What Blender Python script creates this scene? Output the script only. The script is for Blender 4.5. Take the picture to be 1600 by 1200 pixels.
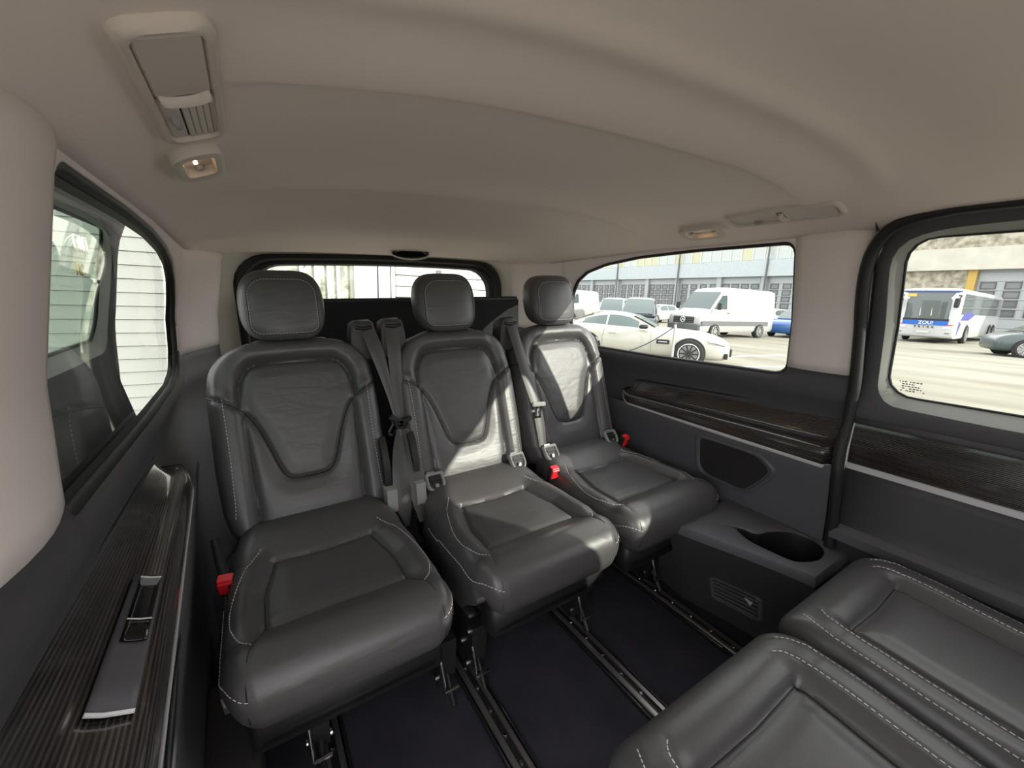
import bpy, bmesh, math, random
import numpy as np
from mathutils import Matrix, Vector

random.seed(4)
for o in list(bpy.data.objects):
    bpy.data.objects.remove(o)
SC = bpy.context.scene
COL = SC.collection
R_ = math.radians

# ------------------------------------------------------------------ camera
CAM_H = 1.10
F_PX = 656.58
cam_d = bpy.data.cameras.new('camera')
cam_d.sensor_fit = 'HORIZONTAL'
cam_d.sensor_width = 36.0
cam_d.lens = F_PX / 1600.0 * 36.0
cam_d.clip_start = 0.01
cam_d.clip_end = 500
cam = bpy.data.objects.new('camera', cam_d)
COL.objects.link(cam)
_b = (1080.0, 150.0, -F_PX)
_a = (-420.0, 150.0, -F_PX)
_X = Vector(_b).normalized()
_Y = Vector(_a).normalized()
_Z = _X.cross(_Y).normalized()
_Y = _Z.cross(_X)
cam.matrix_world = Matrix.Translation((0, 0, CAM_H)) @ Matrix((_X, _Y, _Z)).to_4x4()
SC.camera = cam

# ------------------------------------------------------------------ world, sun, exposure
W = bpy.data.worlds.new('sky')
SC.world = W
W.use_nodes = True
_bg = W.node_tree.nodes['Background']
_bg.inputs[0].default_value = (0.98, 0.98, 1.0, 1)
_bg.inputs[1].default_value = 1.45
sun_d = bpy.data.lights.new('sun', 'SUN')
sun_d.energy = 2.7
sun_d.angle = R_(0.6)
sun_d.color = (1.0, 0.95, 0.84)
sun = bpy.data.objects.new('sun', sun_d)
COL.objects.link(sun)
SUN_TO = Vector((1.0, -1.9, 0.85)).normalized()
sun.rotation_euler = SUN_TO.to_track_quat('Z', 'Y').to_euler()
SC.view_settings.view_transform = 'Standard'
SC.view_settings.look = 'None'
SC.view_settings.gamma = 1.0
SC.view_settings.use_curve_mapping = False
SC.view_settings.exposure = 1.32

# ------------------------------------------------------------------ materials
MATS = {}


def mat(name, col, rough=0.5, metal=0.0, spec=0.5, bump=None, noise=None, coat=0.0, emit=None, coat_rough=0.1, sheen=0.0):
    """bump=(scale,strength,distance) noise=(scale,col2,contrast)"""
    if name in MATS:
        return MATS[name]
    m = bpy.data.materials.new(name)
    m.use_nodes = True
    nt = m.node_tree
    b = nt.nodes['Principled BSDF']
    b.inputs['Base Color'].default_value = (*col, 1)
    b.inputs['Roughness'].default_value = rough
    b.inputs['Metallic'].default_value = metal
    b.inputs['Specular IOR Level'].default_value = spec
    b.inputs['Coat Weight'].default_value = coat
    b.inputs['Coat Roughness'].default_value = coat_rough
    b.inputs['Sheen Weight'].default_value = sheen
    tc = nt.nodes.new('ShaderNodeTexCoord')
    if noise:
        n = nt.nodes.new('ShaderNodeTexNoise')
        n.inputs['Scale'].default_value = noise[0]
        n.inputs['Detail'].default_value = 5
        nt.links.new(tc.outputs['Object'], n.inputs['Vector'])
        r = nt.nodes.new('ShaderNodeValToRGB')
        r.color_ramp.elements[0].position = 0.5 - noise[2]
        r.color_ramp.elements[1].position = 0.5 + noise[2]
        r.color_ramp.elements[0].color = (*col, 1)
        r.color_ramp.elements[1].color = (*noise[1], 1)
        nt.links.new(n.outputs['Fac'], r.inputs['Fac'])
        nt.links.new(r.outputs['Color'], b.inputs['Base Color'])
    if bump:
        n = nt.nodes.new('ShaderNodeTexNoise')
        n.inputs['Scale'].default_value = bump[0]
        n.inputs['Detail'].default_value = 4
        nt.links.new(tc.outputs['Object'], n.inputs['Vector'])
        bp = nt.nodes.new('ShaderNodeBump')
        bp.inputs['Strength'].default_value = bump[1]
        bp.inputs['Distance'].default_value = bump[2]
        nt.links.new(n.outputs['Fac'], bp.inputs['Height'])
        nt.links.new(bp.outputs['Normal'], b.inputs['Normal'])
    if emit:
        b.inputs['Emission Color'].default_value = (*emit[0], 1)
        b.inputs['Emission Strength'].default_value = emit[1]
    MATS[name] = m
    return m


def glass_mat(name, tint, refl=1.0):
    m = bpy.data.materials.new(name)
    m.use_nodes = True
    nt = m.node_tree
    nt.nodes.clear()
    out = nt.nodes.new('ShaderNodeOutputMaterial')
    tr = nt.nodes.new('ShaderNodeBsdfTransparent')
    tr.inputs[0].default_value = (*tint, 1)
    gl = nt.nodes.new('ShaderNodeBsdfGlossy')
    gl.inputs['Roughness'].default_value = 0.02
    gl.inputs[0].default_value = (refl, refl, refl, 1)
    ge = nt.nodes.new('ShaderNodeNewGeometry')
    dt = nt.nodes.new('ShaderNodeVectorMath')
    dt.operation = 'DOT_PRODUCT'
    nt.links.new(ge.outputs['Incoming'], dt.inputs[0])
    nt.links.new(ge.outputs['Normal'], dt.inputs[1])
    chain = dt.outputs['Value']
    for op, arg in (('ABSOLUTE', None), ('SUBTRACT', 1.0), ('POWER', 5.0), ('MULTIPLY_ADD', 0.92)):
        q = nt.nodes.new('ShaderNodeMath')
        q.operation = op
        if op == 'SUBTRACT':
            q.inputs[0].default_value = 1.0
            nt.links.new(chain, q.inputs[1])
        else:
            nt.links.new(chain, q.inputs[0])
            if arg is not None:
                q.inputs[1].default_value = arg
            if op == 'MULTIPLY_ADD':
                q.inputs[2].default_value = 0.05
        chain = q.outputs[0]
    mx = nt.nodes.new('ShaderNodeMixShader')
    nt.links.new(chain, mx.inputs[0])
    nt.links.new(tr.outputs[0], mx.inputs[1])
    nt.links.new(gl.outputs[0], mx.inputs[2])
    nt.links.new(mx.outputs[0], out.inputs[0])
    MATS[name] = m
    return m


def wood_mat():
    m = bpy.data.materials.new('ribbed dark wood')
    m.use_nodes = True
    nt = m.node_tree
    b = nt.nodes['Principled BSDF']
    uv = nt.nodes.new('ShaderNodeUVMap')
    sep = nt.nodes.new('ShaderNodeSeparateXYZ')
    nt.links.new(uv.outputs[0], sep.inputs[0])
    # uv is in metres: u along, v across
    nz = nt.nodes.new('ShaderNodeTexNoise')
    nz.inputs['Scale'].default_value = 6
    mp = nt.nodes.new('ShaderNodeMapping')
    mp.inputs['Scale'].default_value = (1.2, 14, 1)
    nt.links.new(uv.outputs[0], mp.inputs[0])
    nt.links.new(mp.outputs[0], nz.inputs['Vector'])
    mul = nt.nodes.new('ShaderNodeMath')
    mul.operation = 'MULTIPLY'
    mul.inputs[1].default_value = 2 * math.pi / 0.0044
    nt.links.new(sep.outputs[1], mul.inputs[0])
    sn = nt.nodes.new('ShaderNodeMath')
    sn.operation = 'SINE'
    nt.links.new(mul.outputs[0], sn.inputs[0])
    r = nt.nodes.new('ShaderNodeMapRange')
    r.inputs[1].default_value = -1
    r.inputs[2].default_value = 1
    nt.links.new(sn.outputs[0], r.inputs[0])
    mix = nt.nodes.new('ShaderNodeMath')
    mix.operation = 'MULTIPLY'
    nt.links.new(r.outputs[0], mix.inputs[0])
    nt.links.new(nz.outputs['Fac'], mix.inputs[1])
    cr = nt.nodes.new('ShaderNodeValToRGB')
    cr.color_ramp.elements[0].position = 0.1
    cr.color_ramp.elements[0].color = (0.008, 0.006, 0.006, 1)
    cr.color_ramp.elements[1].position = 0.75
    cr.color_ramp.elements[1].color = (0.10, 0.078, 0.074, 1)
    nt.links.new(mix.outputs[0], cr.inputs[0])
    nt.links.new(cr.outputs[0], b.inputs['Base Color'])
    bp = nt.nodes.new('ShaderNodeBump')
    bp.inputs['Strength'].default_value = 0.35
    bp.inputs['Distance'].default_value = 0.0008
    nt.links.new(r.outputs[0], bp.inputs['Height'])
    nt.links.new(bp.outputs[0], b.inputs['Normal'])
    b.inputs['Roughness'].default_value = 0.22
    b.inputs['Coat Weight'].default_value = 1.0
    b.inputs['Coat Roughness'].default_value = 0.08
    MATS['wood'] = m
    return m


def leather_mat():
    m = bpy.data.materials.new('black leather')
    m.use_nodes = True
    nt = m.node_tree
    b = nt.nodes['Principled BSDF']
    b.inputs['Base Color'].default_value = (0.066, 0.062, 0.064, 1)
    b.inputs['Roughness'].default_value = 0.42
    b.inputs['Specular IOR Level'].default_value = 0.65
    tc = nt.nodes.new('ShaderNodeTexCoord')
    fine = nt.nodes.new('ShaderNodeTexVoronoi')
    fine.inputs['Scale'].default_value = 420
    nt.links.new(tc.outputs['Object'], fine.inputs['Vector'])
    mp = nt.nodes.new('ShaderNodeMapping')
    mp.inputs['Scale'].default_value = (5, 9, 16)
    nt.links.new(tc.outputs['Object'], mp.inputs[0])
    big = nt.nodes.new('ShaderNodeTexNoise')
    big.inputs['Scale'].default_value = 1.6
    big.inputs['Detail'].default_value = 3
    big.inputs['Distortion'].default_value = 0.7
    nt.links.new(mp.outputs[0], big.inputs['Vector'])
    b1 = nt.nodes.new('ShaderNodeBump')
    b1.inputs['Strength'].default_value = 0.18
    b1.inputs['Distance'].default_value = 0.012
    nt.links.new(big.outputs['Fac'], b1.inputs['Height'])
    b2 = nt.nodes.new('ShaderNodeBump')
    b2.inputs['Strength'].default_value = 0.12
    b2.inputs['Distance'].default_value = 0.0006
    nt.links.new(fine.outputs['Distance'], b2.inputs['Height'])
    nt.links.new(b1.outputs[0], b2.inputs['Normal'])
    nt.links.new(b2.outputs[0], b.inputs['Normal'])
    MATS['leather'] = m
    return m


LEATHER = leather_mat()
WOOD = wood_mat()
HEADLINER = mat('grey headliner fabric', (0.82, 0.72, 0.685), 0.95, spec=0.1, bump=(900, 0.25, 0.0008))
LTRIM = mat('light grey trim fabric', (0.78, 0.70, 0.675), 0.9, spec=0.15, bump=(900, 0.2, 0.0006))
LPLAST = mat('light grey plastic', (0.60, 0.535, 0.50), 0.55, spec=.3)
DPLAST = mat('dark grained plastic', (0.072, 0.069, 0.076), 0.62, spec=0.4, bump=(700, 0.25, 0.0006))
DPLAST2 = mat('dark smooth plastic', (0.098, 0.094, 0.105), 0.5, spec=0.5)
BLACK = mat('black plastic', (0.010, 0.010, 0.011), 0.5)
RUBBER = mat('black rubber seal', (0.012, 0.012, 0.013), 0.6, bump=(300, 0.15, 0.0006))
GLOSSB = mat('gloss black', (0.006, 0.006, 0.007), 0.12)
CARPET = mat('black carpet', (0.030, 0.028, 0.037), 1.0, spec=0.05, bump=(1400, 0.6, 0.0015), noise=(9, (0.045, 0.042, 0.055), 0.25))
METAL = mat('dark rail metal', (0.36, 0.33, 0.33), 0.38, metal=0.9)
CHROME = mat('satin chrome', (0.80, 0.79, 0.80), 0.38, metal=0.35)
STEEL = mat('bright steel', (0.8, 0.8, 0.8), 0.2, metal=1.0)
THREAD = mat('white stitching thread', (0.62, 0.60, 0.60), 0.8)
RED = mat('red plastic', (0.75, 0.02, 0.03), 0.4)
WEB = mat('black belt webbing', (0.060, 0.056, 0.054), 0.42, bump=(500, 0.3, 0.0006))
GREYP = mat('mid grey plastic', (0.30, 0.30, 0.29), 0.5)
LENS = mat('lamp reflector', (0.85, 0.75, 0.65), 0.35)
BULB = mat('lit warm bulb', (1, 0.8, 0.5), 0.4, emit=((1.0, 0.62, 0.28), 6.0))
GLASS = glass_mat('clear side glass', (0.90, 0.93, 0.90))
GLASS_T = glass_mat('green tinted privacy glass', (0.34, 0.42, 0.37))
GLASS_R = glass_mat('rear glass', (0.90, 0.92, 0.90))

# ------------------------------------------------------------------ mesh helpers


class MB:
    def __init__(self):
        self.v = []
        self.f = []
        self.uv = None

    def add(self, vs, fs):
        n = len(self.v)
        self.v += [tuple(p) for p in vs]
        self.f += [tuple(i + n for i in f) for f in fs]
        return self

    def box(self, x0, x1, y0, y1, z0, z1, M=None, bev=0.0):
        if bev > 0:
            # chamfered box: 24 verts
            b = min(bev, (x1 - x0) / 2.01, (y1 - y0) / 2.01, (z1 - z0) / 2.01)
            vs = []
            idx = {}
            for sx in (0, 1):
                for sy in (0, 1):
                    for sz in (0, 1):
                        X = (x0, x1)[sx]
                        Y = (y0, y1)[sy]
                        Z = (z0, z1)[sz]
                        xi = X + b * (1 - 2 * sx)
                        yi = Y + b * (1 - 2 * sy)
                        zi = Z + b * (1 - 2 * sz)
                        idx[(sx, sy, sz, 0)] = len(vs)
                        vs.append((X, yi, zi))
                        idx[(sx, sy, sz, 1)] = len(vs)
                        vs.append((xi, Y, zi))
                        idx[(sx, sy, sz, 2)] = len(vs)
                        vs.append((xi, yi, Z))
            g = lambda a, k: idx[(*a, k)]
            fs = []
            for s in (0, 1):
                fs.append((g((s, 0, 0), 0), g((s, 1, 0), 0), g((s, 1, 1), 0), g((s, 0, 1), 0)))
                fs.append((g((0, s, 0), 1), g((1, s, 0), 1), g((1, s, 1), 1), g((0, s, 1), 1)))
                fs.append((g((0, 0, s), 2), g((1, 0, s), 2), g((1, 1, s), 2), g((0, 1, s), 2)))
            for a in (0, 1):
                for c in (0, 1):
                    fs.append((g((a, c, 0), 0), g((a, c, 1), 0), g((a, c, 1), 1), g((a, c, 0), 1)))
                    fs.append((g((a, 0, c), 0), g((a, 1, c), 0), g((a, 1, c), 2), g((a, 0, c), 2)))
                    fs.append((g((0, a, c), 1), g((1, a, c), 1), g((1, a, c), 2), g((0, a, c), 2)))
            for a in (0, 1):
                for b_ in (0, 1):
                    for c in (0, 1):
                        fs.append((g((a, b_, c), 0), g((a, b_, c), 1), g((a, b_, c), 2)))
        else:
            vs = [(x, y, z) for x in (x0, x1) for y in (y0, y1) for z in (z0, z1)]
            fs = [(0, 1, 3, 2), (4, 6, 7, 5), (0, 4, 5, 1), (2, 3, 7, 6), (0, 2, 6, 4), (1, 5, 7, 3)]
        if M is not None:
            vs = [tuple(M @ Vector(p)) for p in vs]
        return self.add(vs, fs)

    def tube(self, pts, r, n=8, closed=False, cap=True, flat=1.0, up=None):
        """tube along pts; r may be list; flat scales the second axis"""
        P = [Vector(p) for p in pts]
        m = len(P)
        rr = r if isinstance(r, (list, tuple)) else [r] * m
        vs = []
        prev = None
        for i in range(m):
            if closed:
                t = (P[(i + 1) % m] - P[i - 1])
            else:
                t = P[min(i + 1, m - 1)] - P[max(i - 1, 0)]
            if t.length < 1e-9:
                t = Vector((0, 0, 1))
            t.normalize()
            if up is not None:
                a = Vector(up)
                a = a - t * a.dot(t)
            elif prev is None:
                a = Vector((0, 0, 1)) if abs(t.z) < 0.9 else Vector((1, 0, 0))
                a = a - t * a.dot(t)
            else:
                a = prev - t * prev.dot(t)
            if a.length < 1e-6:
                a = t.orthogonal()
            a.normalize()
            prev = a
            b = t.cross(a)
            for k in range(n):
                an = 2 * math.pi * k / n
                vs.append(P[i] + a * (math.cos(an) * rr[i] * flat) + b * (math.sin(an) * rr[i]))
        fs = []
        for i in range(m if closed else m - 1):
            j = (i + 1) % m
            for k in range(n):
                l = (k + 1) % n
                fs.append((i * n + k, i * n + l, j * n + l, j * n + k))
        if cap and not closed:
            fs.append(tuple(reversed(range(n))))
            fs.append(tuple((m - 1) * n + k for k in range(n)))
        return self.add(vs, fs)

    def grid(self, P, closed_u=False, closed_v=False):
        """P[i][j] points"""
        nu = len(P)
        nv = len(P[0])
        vs = [p for row in P for p in row]
        fs = []
        for i in range(nu if closed_u else nu - 1):
            a = (i + 1) % nu
            for j in range(nv if closed_v else nv - 1):
                c = (j + 1) % nv
                fs.append((i * nv + j, a * nv + j, a * nv + c, i * nv + c))
        return self.add(vs, fs)

    def ngon(self, pts):
        return self.add(pts, [tuple(range(len(pts)))])

    def prism(self, poly, fn, d0, d1):
        """extrude 2D poly; fn(a,b,d)->xyz"""
        n = len(poly)
        vs = [fn(a, b, d0) for a, b in poly] + [fn(a, b, d1) for a, b in poly]
        fs = [tuple(range(n)), tuple(reversed(range(n, 2 * n)))]
        for i in range(n):
            j = (i + 1) % n
            fs.append((i, i + n, j + n, j))
        return self.add(vs, fs)

    def lathe(self, prof, n, M=None):
        """prof list of (r, h) around local z"""
        P = []
        for i in range(n):
            a = 2 * math.pi * i / n
            row = []
            for r, h in prof:
                v = Vector((r * math.cos(a), r * math.sin(a), h))
                if M is not None:
                    v = M @ v
                row.append(tuple(v))
            P.append(row)
        return self.grid(P, closed_u=True)

    def build(self, name, m, parent=None, smooth=None, mw=None, solid=0.0, solid_off=1.0, bevel=0.0, fixn=True):
        me = bpy.data.meshes.new(name)
        me.from_pydata([tuple(p) for p in self.v], [], self.f)
        if fixn:
            bm = bmesh.new()
            bm.from_mesh(me)
            bmesh.ops.remove_doubles(bm, verts=bm.verts, dist=1e-6)
            bmesh.ops.recalc_face_normals(bm, faces=bm.faces)
            bm.to_mesh(me)
            bm.free()
        me.materials.append(m)
        o = bpy.data.objects.new(name, me)
        COL.objects.link(o)
        if parent is not None:
            o.parent = parent
        if mw is not None:
            o.matrix_world = mw
        if smooth is not None:
            for p in me.polygons:
                p.use_smooth = True
            if smooth < 179:
                me.set_sharp_from_angle(angle=R_(smooth))
        if bevel > 0:
            md = o.modifiers.new('b', 'BEVEL')
            md.width = bevel
            md.segments = 2
            md.limit_method = 'ANGLE'
        if solid > 0:
            md = o.modifiers.new('s', 'SOLIDIFY')
            md.thickness = solid
            md.offset = solid_off
        return o


def thing(name, label, cat, loc=(0, 0, 0), group=None, M=None):
    o = bpy.data.objects.new(name, None)
    o.empty_display_size = 0.05
    COL.objects.link(o)
    if M is not None:
        o.matrix_world = M
    else:
        o.location = loc
    tag(o, label, cat, group)
    return o


def tag(o, label, cat=None, group=None, kind=None):
    if label:
        o['label'] = label
    if cat:
        o['category'] = cat
    if group:
        o['group'] = group
    if kind:
        o['kind'] = kind
    return o


def struct(o, label, cat):
    return tag(o, label, cat, None, 'structure')


def sstep(a, b, x):
    t = np.clip((x - a) / (b - a), 0, 1)
    return t * t * (3 - 2 * t)


def lerp_tab(tab, x):
    return float(np.interp(x, [t[0] for t in tab], [t[1] for t in tab]))


def catmull(pts, n=8, closed=False):
    P = [np.array(p, float) for p in pts]
    out = []
    m = len(P)
    rng = range(m if closed else m - 1)
    for i in rng:
        p0 = P[(i - 1) % m] if closed or i > 0 else P[i] * 2 - P[i + 1]
        p1 = P[i]
        p2 = P[(i + 1) % m]
        p3 = P[(i + 2) % m] if closed or i + 2 < m else P[i + 1] * 2 - P[i]
        for k in range(n):
            t = k / n
            out.append(0.5 * ((2 * p1) + (-p0 + p2) * t + (2 * p0 - 5 * p1 + 4 * p2 - p3) * t * t + (-p0 + 3 * p1 - 3 * p2 + p3) * t ** 3))
    if not closed:
        out.append(P[-1])
    return [tuple(p) for p in out]


def rrect(x0, x1, y0, y1, r, n=6):
    """rounded rect outline ccw; r scalar or 4 radii (x1y1, x0y1, x0y0, x1y0)"""
    if not isinstance(r, (list, tuple)):
        r = [r] * 4
    out = []
    for (cx, cy, a0, q) in ((x1, y1, 0, 0), (x0, y1, 90, 1), (x0, y0, 180, 2), (x1, y0, 270, 3)):
        rr = r[q]
        ox = cx - rr if cx == x1 else cx + rr
        oy = cy - rr if cy == y1 else cy + rr
        for k in range(n + 1):
            a = R_(a0 + 90 * k / n)
            out.append((ox + rr * math.cos(a), oy + rr * math.sin(a)))
    return out


def resample(pts, n, closed=True):
    P = np.array(pts, float)
    if closed:
        P = np.vstack([P, P[:1]])
    d = np.r_[0, np.cumsum(np.linalg.norm(np.diff(P, axis=0), axis=1))]
    s = np.linspace(0, d[-1], n, endpoint=not closed)
    return [tuple(np.interp(q, d, P[:, k]) for k in range(P.shape[1])) for q in s]


# ------------------------------------------------------------------ the van shell
XC = 0.62          # centre plane of the van


def ceil_z(x, y):
    u = abs(x - XC) / 0.775
    hgt = lerp_tab([(-1, .118), (0.9, .118), (1.5, .108), (1.85, .075), (2.2, .03)], y)
    edge = lerp_tab([(-1, 1.238), (1.2, 1.238), (1.75, 1.225), (2.2, 1.215)], y)
    z = edge + hgt * (1 - min(u, 1) ** 4)
    fade = float(1 - sstep(.55, .92, np.array(u)))
    c1 = .535 + .05 * (u ** 2)
    c2 = 1.10 + .06 * (u ** 2)

    def ridge(d, w0, w1, a):
        if d < 0:
            return a * math.exp(-(d / w0) ** 2)
        return a * math.exp(-(d / w1) ** 2)
    z -= fade * ridge(y - c1, .09, .022, .019)
    z -= fade * ridge(y - c2, .10, .02, .020)
    c0 = .375 + .06 * (u ** 2)
    z -= fade * .006 * math.exp(-((y - c0) / .026) ** 2)
    z += fade * .006 * math.exp(-((y - .29) / .06) ** 2)
    return z


def build_ceiling():
    us = np.linspace(-1, 1, 61)
    wid = lambda y: .775 - .052 * float(1 - sstep(.34, .425, np.array(y)))
    ys = sorted(set([round(q, 4) for q in list(np.linspace(-1.4, 2.13, 100)) + list(np.linspace(.28, .70, 52)) + list(np.linspace(1.04, 1.22, 22))]))
    P = [[(XC + u * wid(y), y, ceil_z(XC + u * wid(y), y)) for u in us] for y in ys]
    o = MB().grid(P).build('ceiling', HEADLINER, smooth=180, solid=.02, solid_off=1)
    struct(o, 'light grey fabric headliner with embossed cross ridges over the cabin', 'ceiling')
    return o


build_ceiling()

# side wall: distance from centre plane as function of z
DTAB = [(0.0, .845), (.30, .845), (.45, .845), (.54, .845), (.60, .85), (.66, .86), (.70, .86), (.74, .85), (.79, .825), (.82, .832), (.86, .832), (1.0, .822), (1.235, .775), (1.27, .765)]


def dist(z):
    return lerp_tab(DTAB, z)


# rear quarter window outline: top and bottom as functions of y
WY0, WY1 = .655, 1.74


def win_top(y):
    base = lerp_tab([(WY0, 1.236), (1.0, 1.236), (1.25, 1.228), (1.45, 1.208), (1.58, 1.178), (1.66, 1.135), (1.71, 1.07), (WY1, .98)], y)
    c = .035
    if y < WY0 + c:
        base = min(base, 1.236 - c + math.sqrt(max(0, c * c - (WY0 + c - y) ** 2)))
    return base


def win_bot(y):
    base = lerp_tab([(WY0, .823), (1.2, .812), (1.55, .812), (1.66, .826), (1.71, .85), (WY1, .90)], y)
    c = .04
    if y < WY0 + c:
        base = max(base, .823 + c - math.sqrt(max(0, c * c - (WY0 + c - y) ** 2)))
    return base


WIN_YS = sorted(set(list(np.linspace(WY0, WY0 + .045, 10)) + list(np.linspace(WY0 + .045, 1.5, 24)) + list(np.linspace(1.5, WY1, 20))))


def win_outline():
    top = [(y, win_top(y)) for y in WIN_YS]
    bot = [(y, win_bot(y)) for y in WIN_YS]
    return bot + top[::-1]


def columns(mb, s, ys, f0, f1, nz, dfun=dist, off=0.0, zs=None):
    P = []
    for y in ys:
        a, b = f0(y), f1(y)
        row = []
        for k in range(nz + 1):
            z = a + (b - a) * k / nz
            curl = .10 * float(sstep(1.80, 2.15, np.array(y)))
            row.append((XC + s * (dfun(z) + off - curl), y, z))
        P.append(row)
    mb.grid(P)


def side_poly(s, poly, off):
    return [(XC + s * (dist(z) + off), y, z) for y, z in poly]


def grid_uv(o, P):
    """assign metric uv: u along rows (first index), v across"""
    me = o.data
    uvl = me.uv_layers.new(name='UVMap')
    A = np.array(P)
    nu, nv = A.shape[:2]
    du = np.zeros((nu, nv))
    dv = np.zeros((nu, nv))
    du[1:] = np.cumsum(np.linalg.norm(np.diff(A, axis=0), axis=2), axis=0)
    mid = nu // 2
    dvm = np.r_[0, np.cumsum(np.linalg.norm(np.diff(A[mid], axis=0), axis=1))]
    dv[:] = dvm[None, :]
    for p in me.polygons:
        for li in p.loop_indices:
            vi = me.loops[li].vertex_index
            i, j = divmod(vi, nv)
            if i < nu:
                uvl.data[li].uv = (du[i, j], dv[i, j])


BELT = .855


def side_wall(s):
    """s=+1 right (seen on the right), -1 left. returns structure empty"""
    side = 'right' if s > 0 else 'left'
    root = bpy.data.objects.new('wall_' + side, None)
    COL.objects.link(root)
    root.location = (XC + s * .8, 1.2, 0)
    bpy.context.view_layer.update()
    inv = Matrix.Translation(-Vector(root.location))
    struct(root, 'dark %s cabin side wall with ribbed wood armrest below the rear side window' % side if s > 0 else
           'dark %s cabin side wall with ribbed wood armrest and small switch panel' % side, 'wall')

    def bld(mb, name, m, par=root, **k):
        o = mb.build(name, m, None, **k)
        o.parent = par
        o.matrix_parent_inverse = par.matrix_world.inverted()
        return o
    # light upper trims
    mb = MB()
    ysp = list(np.linspace(.468, WY0, 8))
    P = []
    for y in ysp:
        r = []
        for k in range(15):
            z = BELT + (1.25 - BELT) * k / 14
            bul = -.012 * math.sin(math.pi * (y - .468) / (WY0 - .468))
            r.append((XC + s * (dist(z) + bul), y, z))
        P.append(r)
    mb.grid(P)
    bld(mb, 'pillar_trim', LTRIM, smooth=60, solid=.012, solid_off=0)
    mb = MB()
    columns(mb, s, WIN_YS, win_top, lambda y: 1.25, 5)
    ysd = list(np.linspace(WY1, 2.13, 14))

    def f0(y):
        return BELT + .02
    P = []
    for y in ysd:
        r = []
        for k in range(15):
            z = f0(y) + (1.24 - f0(y)) * k / 14
            curl = .10 * float(sstep(1.80, 2.15, np.array(y)))
            r.append((XC + s * (dist(z) - curl), y, z))
        P.append(r)
    mb.grid(P)
    # sliver between window tail and D pillar
    bld(mb, 'rear_pillar_trim', LTRIM, smooth=60, solid=.01, solid_off=0)
    # dark lower panel
    mb = MB()
    ysl = list(np.linspace(.468 if s > 0 else .35, WY0, 8)) + [y for y in WIN_YS[1:]] + list(np.linspace(WY1 + .03, 2.13, 8))

    def f1(y):
        if y <= WY0 or y > WY1:
            return BELT + (.02 if y > WY1 else 0)
        return max(win_bot(y), .80)
    columns(mb, s, ysl, lambda y: 0.0, f1, 40)
    bld(mb, 'lower_panel', DPLAST, smooth=60, solid=.012, solid_off=0)
    # panel joint lines
    mb = MB()
    jl = [(1.30, .81), (1.33, .775), (1.345, .74), (1.33, .70), (1.315, .60), (1.28, .50), (1.24, .42), (1.20, .34)]
    mb.tube([(XC + s * (dist(z) - .0015), y, z) for y, z in catmull(jl, 6)], .0016, 6)
    bld(mb, 'panel_joint', GREYP)
    # window seal
    mb = MB()
    out = resample(win_outline(), 140)
    mb.tube([(XC + s * (dist(z) + .008), y, z) for y, z in out], .011, 8, closed=True)
    if s < 0:
        # wide painted black border seen on the left
        P = []
        cy = sum(p[0] for p in out) / len(out)
        cz = sum(p[1] for p in out) / len(out)
        for y, z in out:
            P.append([(XC + s * (dist(z) + .006 + q * .012), y - (y - cy) * q * .05, z - (z - cz) * q * .09) for q in (0, .5, 1)])
        mb.grid(P, closed_u=True)
    bld(mb, 'window_seal', RUBBER, smooth=60)
    # glass
    gl = MB()
    ring = [(XC + s * (dist(z) + .022), y, z) for y, z in out]
    cols = []
    for y in WIN_YS:
        a, b = win_bot(y) - .006, win_top(y) + .006
        cols.append([(XC + s * (dist(z) + .022), y, z) for z in np.linspace(a, b, 7)])
    gl.grid(cols)
    g = gl.build('window_1' if s > 0 else 'window_2', GLASS, smooth=180)
    struct(g, 'long rear side window looking out on the parked vehicles' if s > 0 else
           'rear side window beside the slid back door looking on white siding', 'window')
    # wood armrest strip
    prof = [(.856, .712), (.852, .700), (.842, .684), (.828, .668), (.812, .656), (.796, .649), (.780, .645), (.768, .641), (.761, .634), (.757, .625), (.756, .612), (.757, .604)]
    prof = [(a, b) for a, b in catmull(prof, 3)]
    Y0, Y1 = (.475 if s > 0 else .36), 1.325
    P = []
    ys = list(np.linspace(Y0, 1.22, 40)) + list(np.linspace(1.23, Y1, 16))
    for y in ys:
        t = (y - .475) / (Y1 - .475)
        row = []
        ztop = .735 - .045 * t
        dep = 1 - .35 * t
        endf = 1.0
        if y > Y1 - .06:
            q = (y - (Y1 - .06)) / .06
            endf = math.sqrt(max(0.02, 1 - q * q))
        if y < Y0 + .02:
            q = (Y0 + .02 - y) / .02
            dep *= math.sqrt(max(.1, 1 - .55 * q * q))
        zc = .652
        for d, z in prof:
            z2 = .597 + (z - .604) * (ztop - .597) / (.712 - .604)
            d2 = .858 - (.858 - d) * dep
            z3 = zc + (z2 - zc) * endf
            d3 = max(d2, 0)
            d3 = d3 + (1 - endf) * .02
            row.append((XC + s * d3, y, z3))
        P.append(row)
    w = MB().grid(P)
    o = w.build('wood_inlay', WOOD, None, smooth=60, fixn=False)
    grid_uv(o, P)
    o.parent = root
    o.matrix_parent_inverse = root.matrix_world.inverted()
    o['label'] = 'glossy dark brown ribbed wood armrest strip'
    # gloss black shadow gap line around wood and chrome strip under it
    mb = MB()
    mb.tube([(p[0][0] - s * .004, p[0][1], p[0][2] + .002) for p in P], .004, 6)
    mb.tube([(p[k][0] + s * .002, p[k][1], p[k][2]) for k in range(0, len(prof), 2) for p in (P[-1],)], .004, 6)
    bld(mb, 'inlay_edge', BLACK, smooth=60)
    mb = MB()
    cp = []
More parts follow.
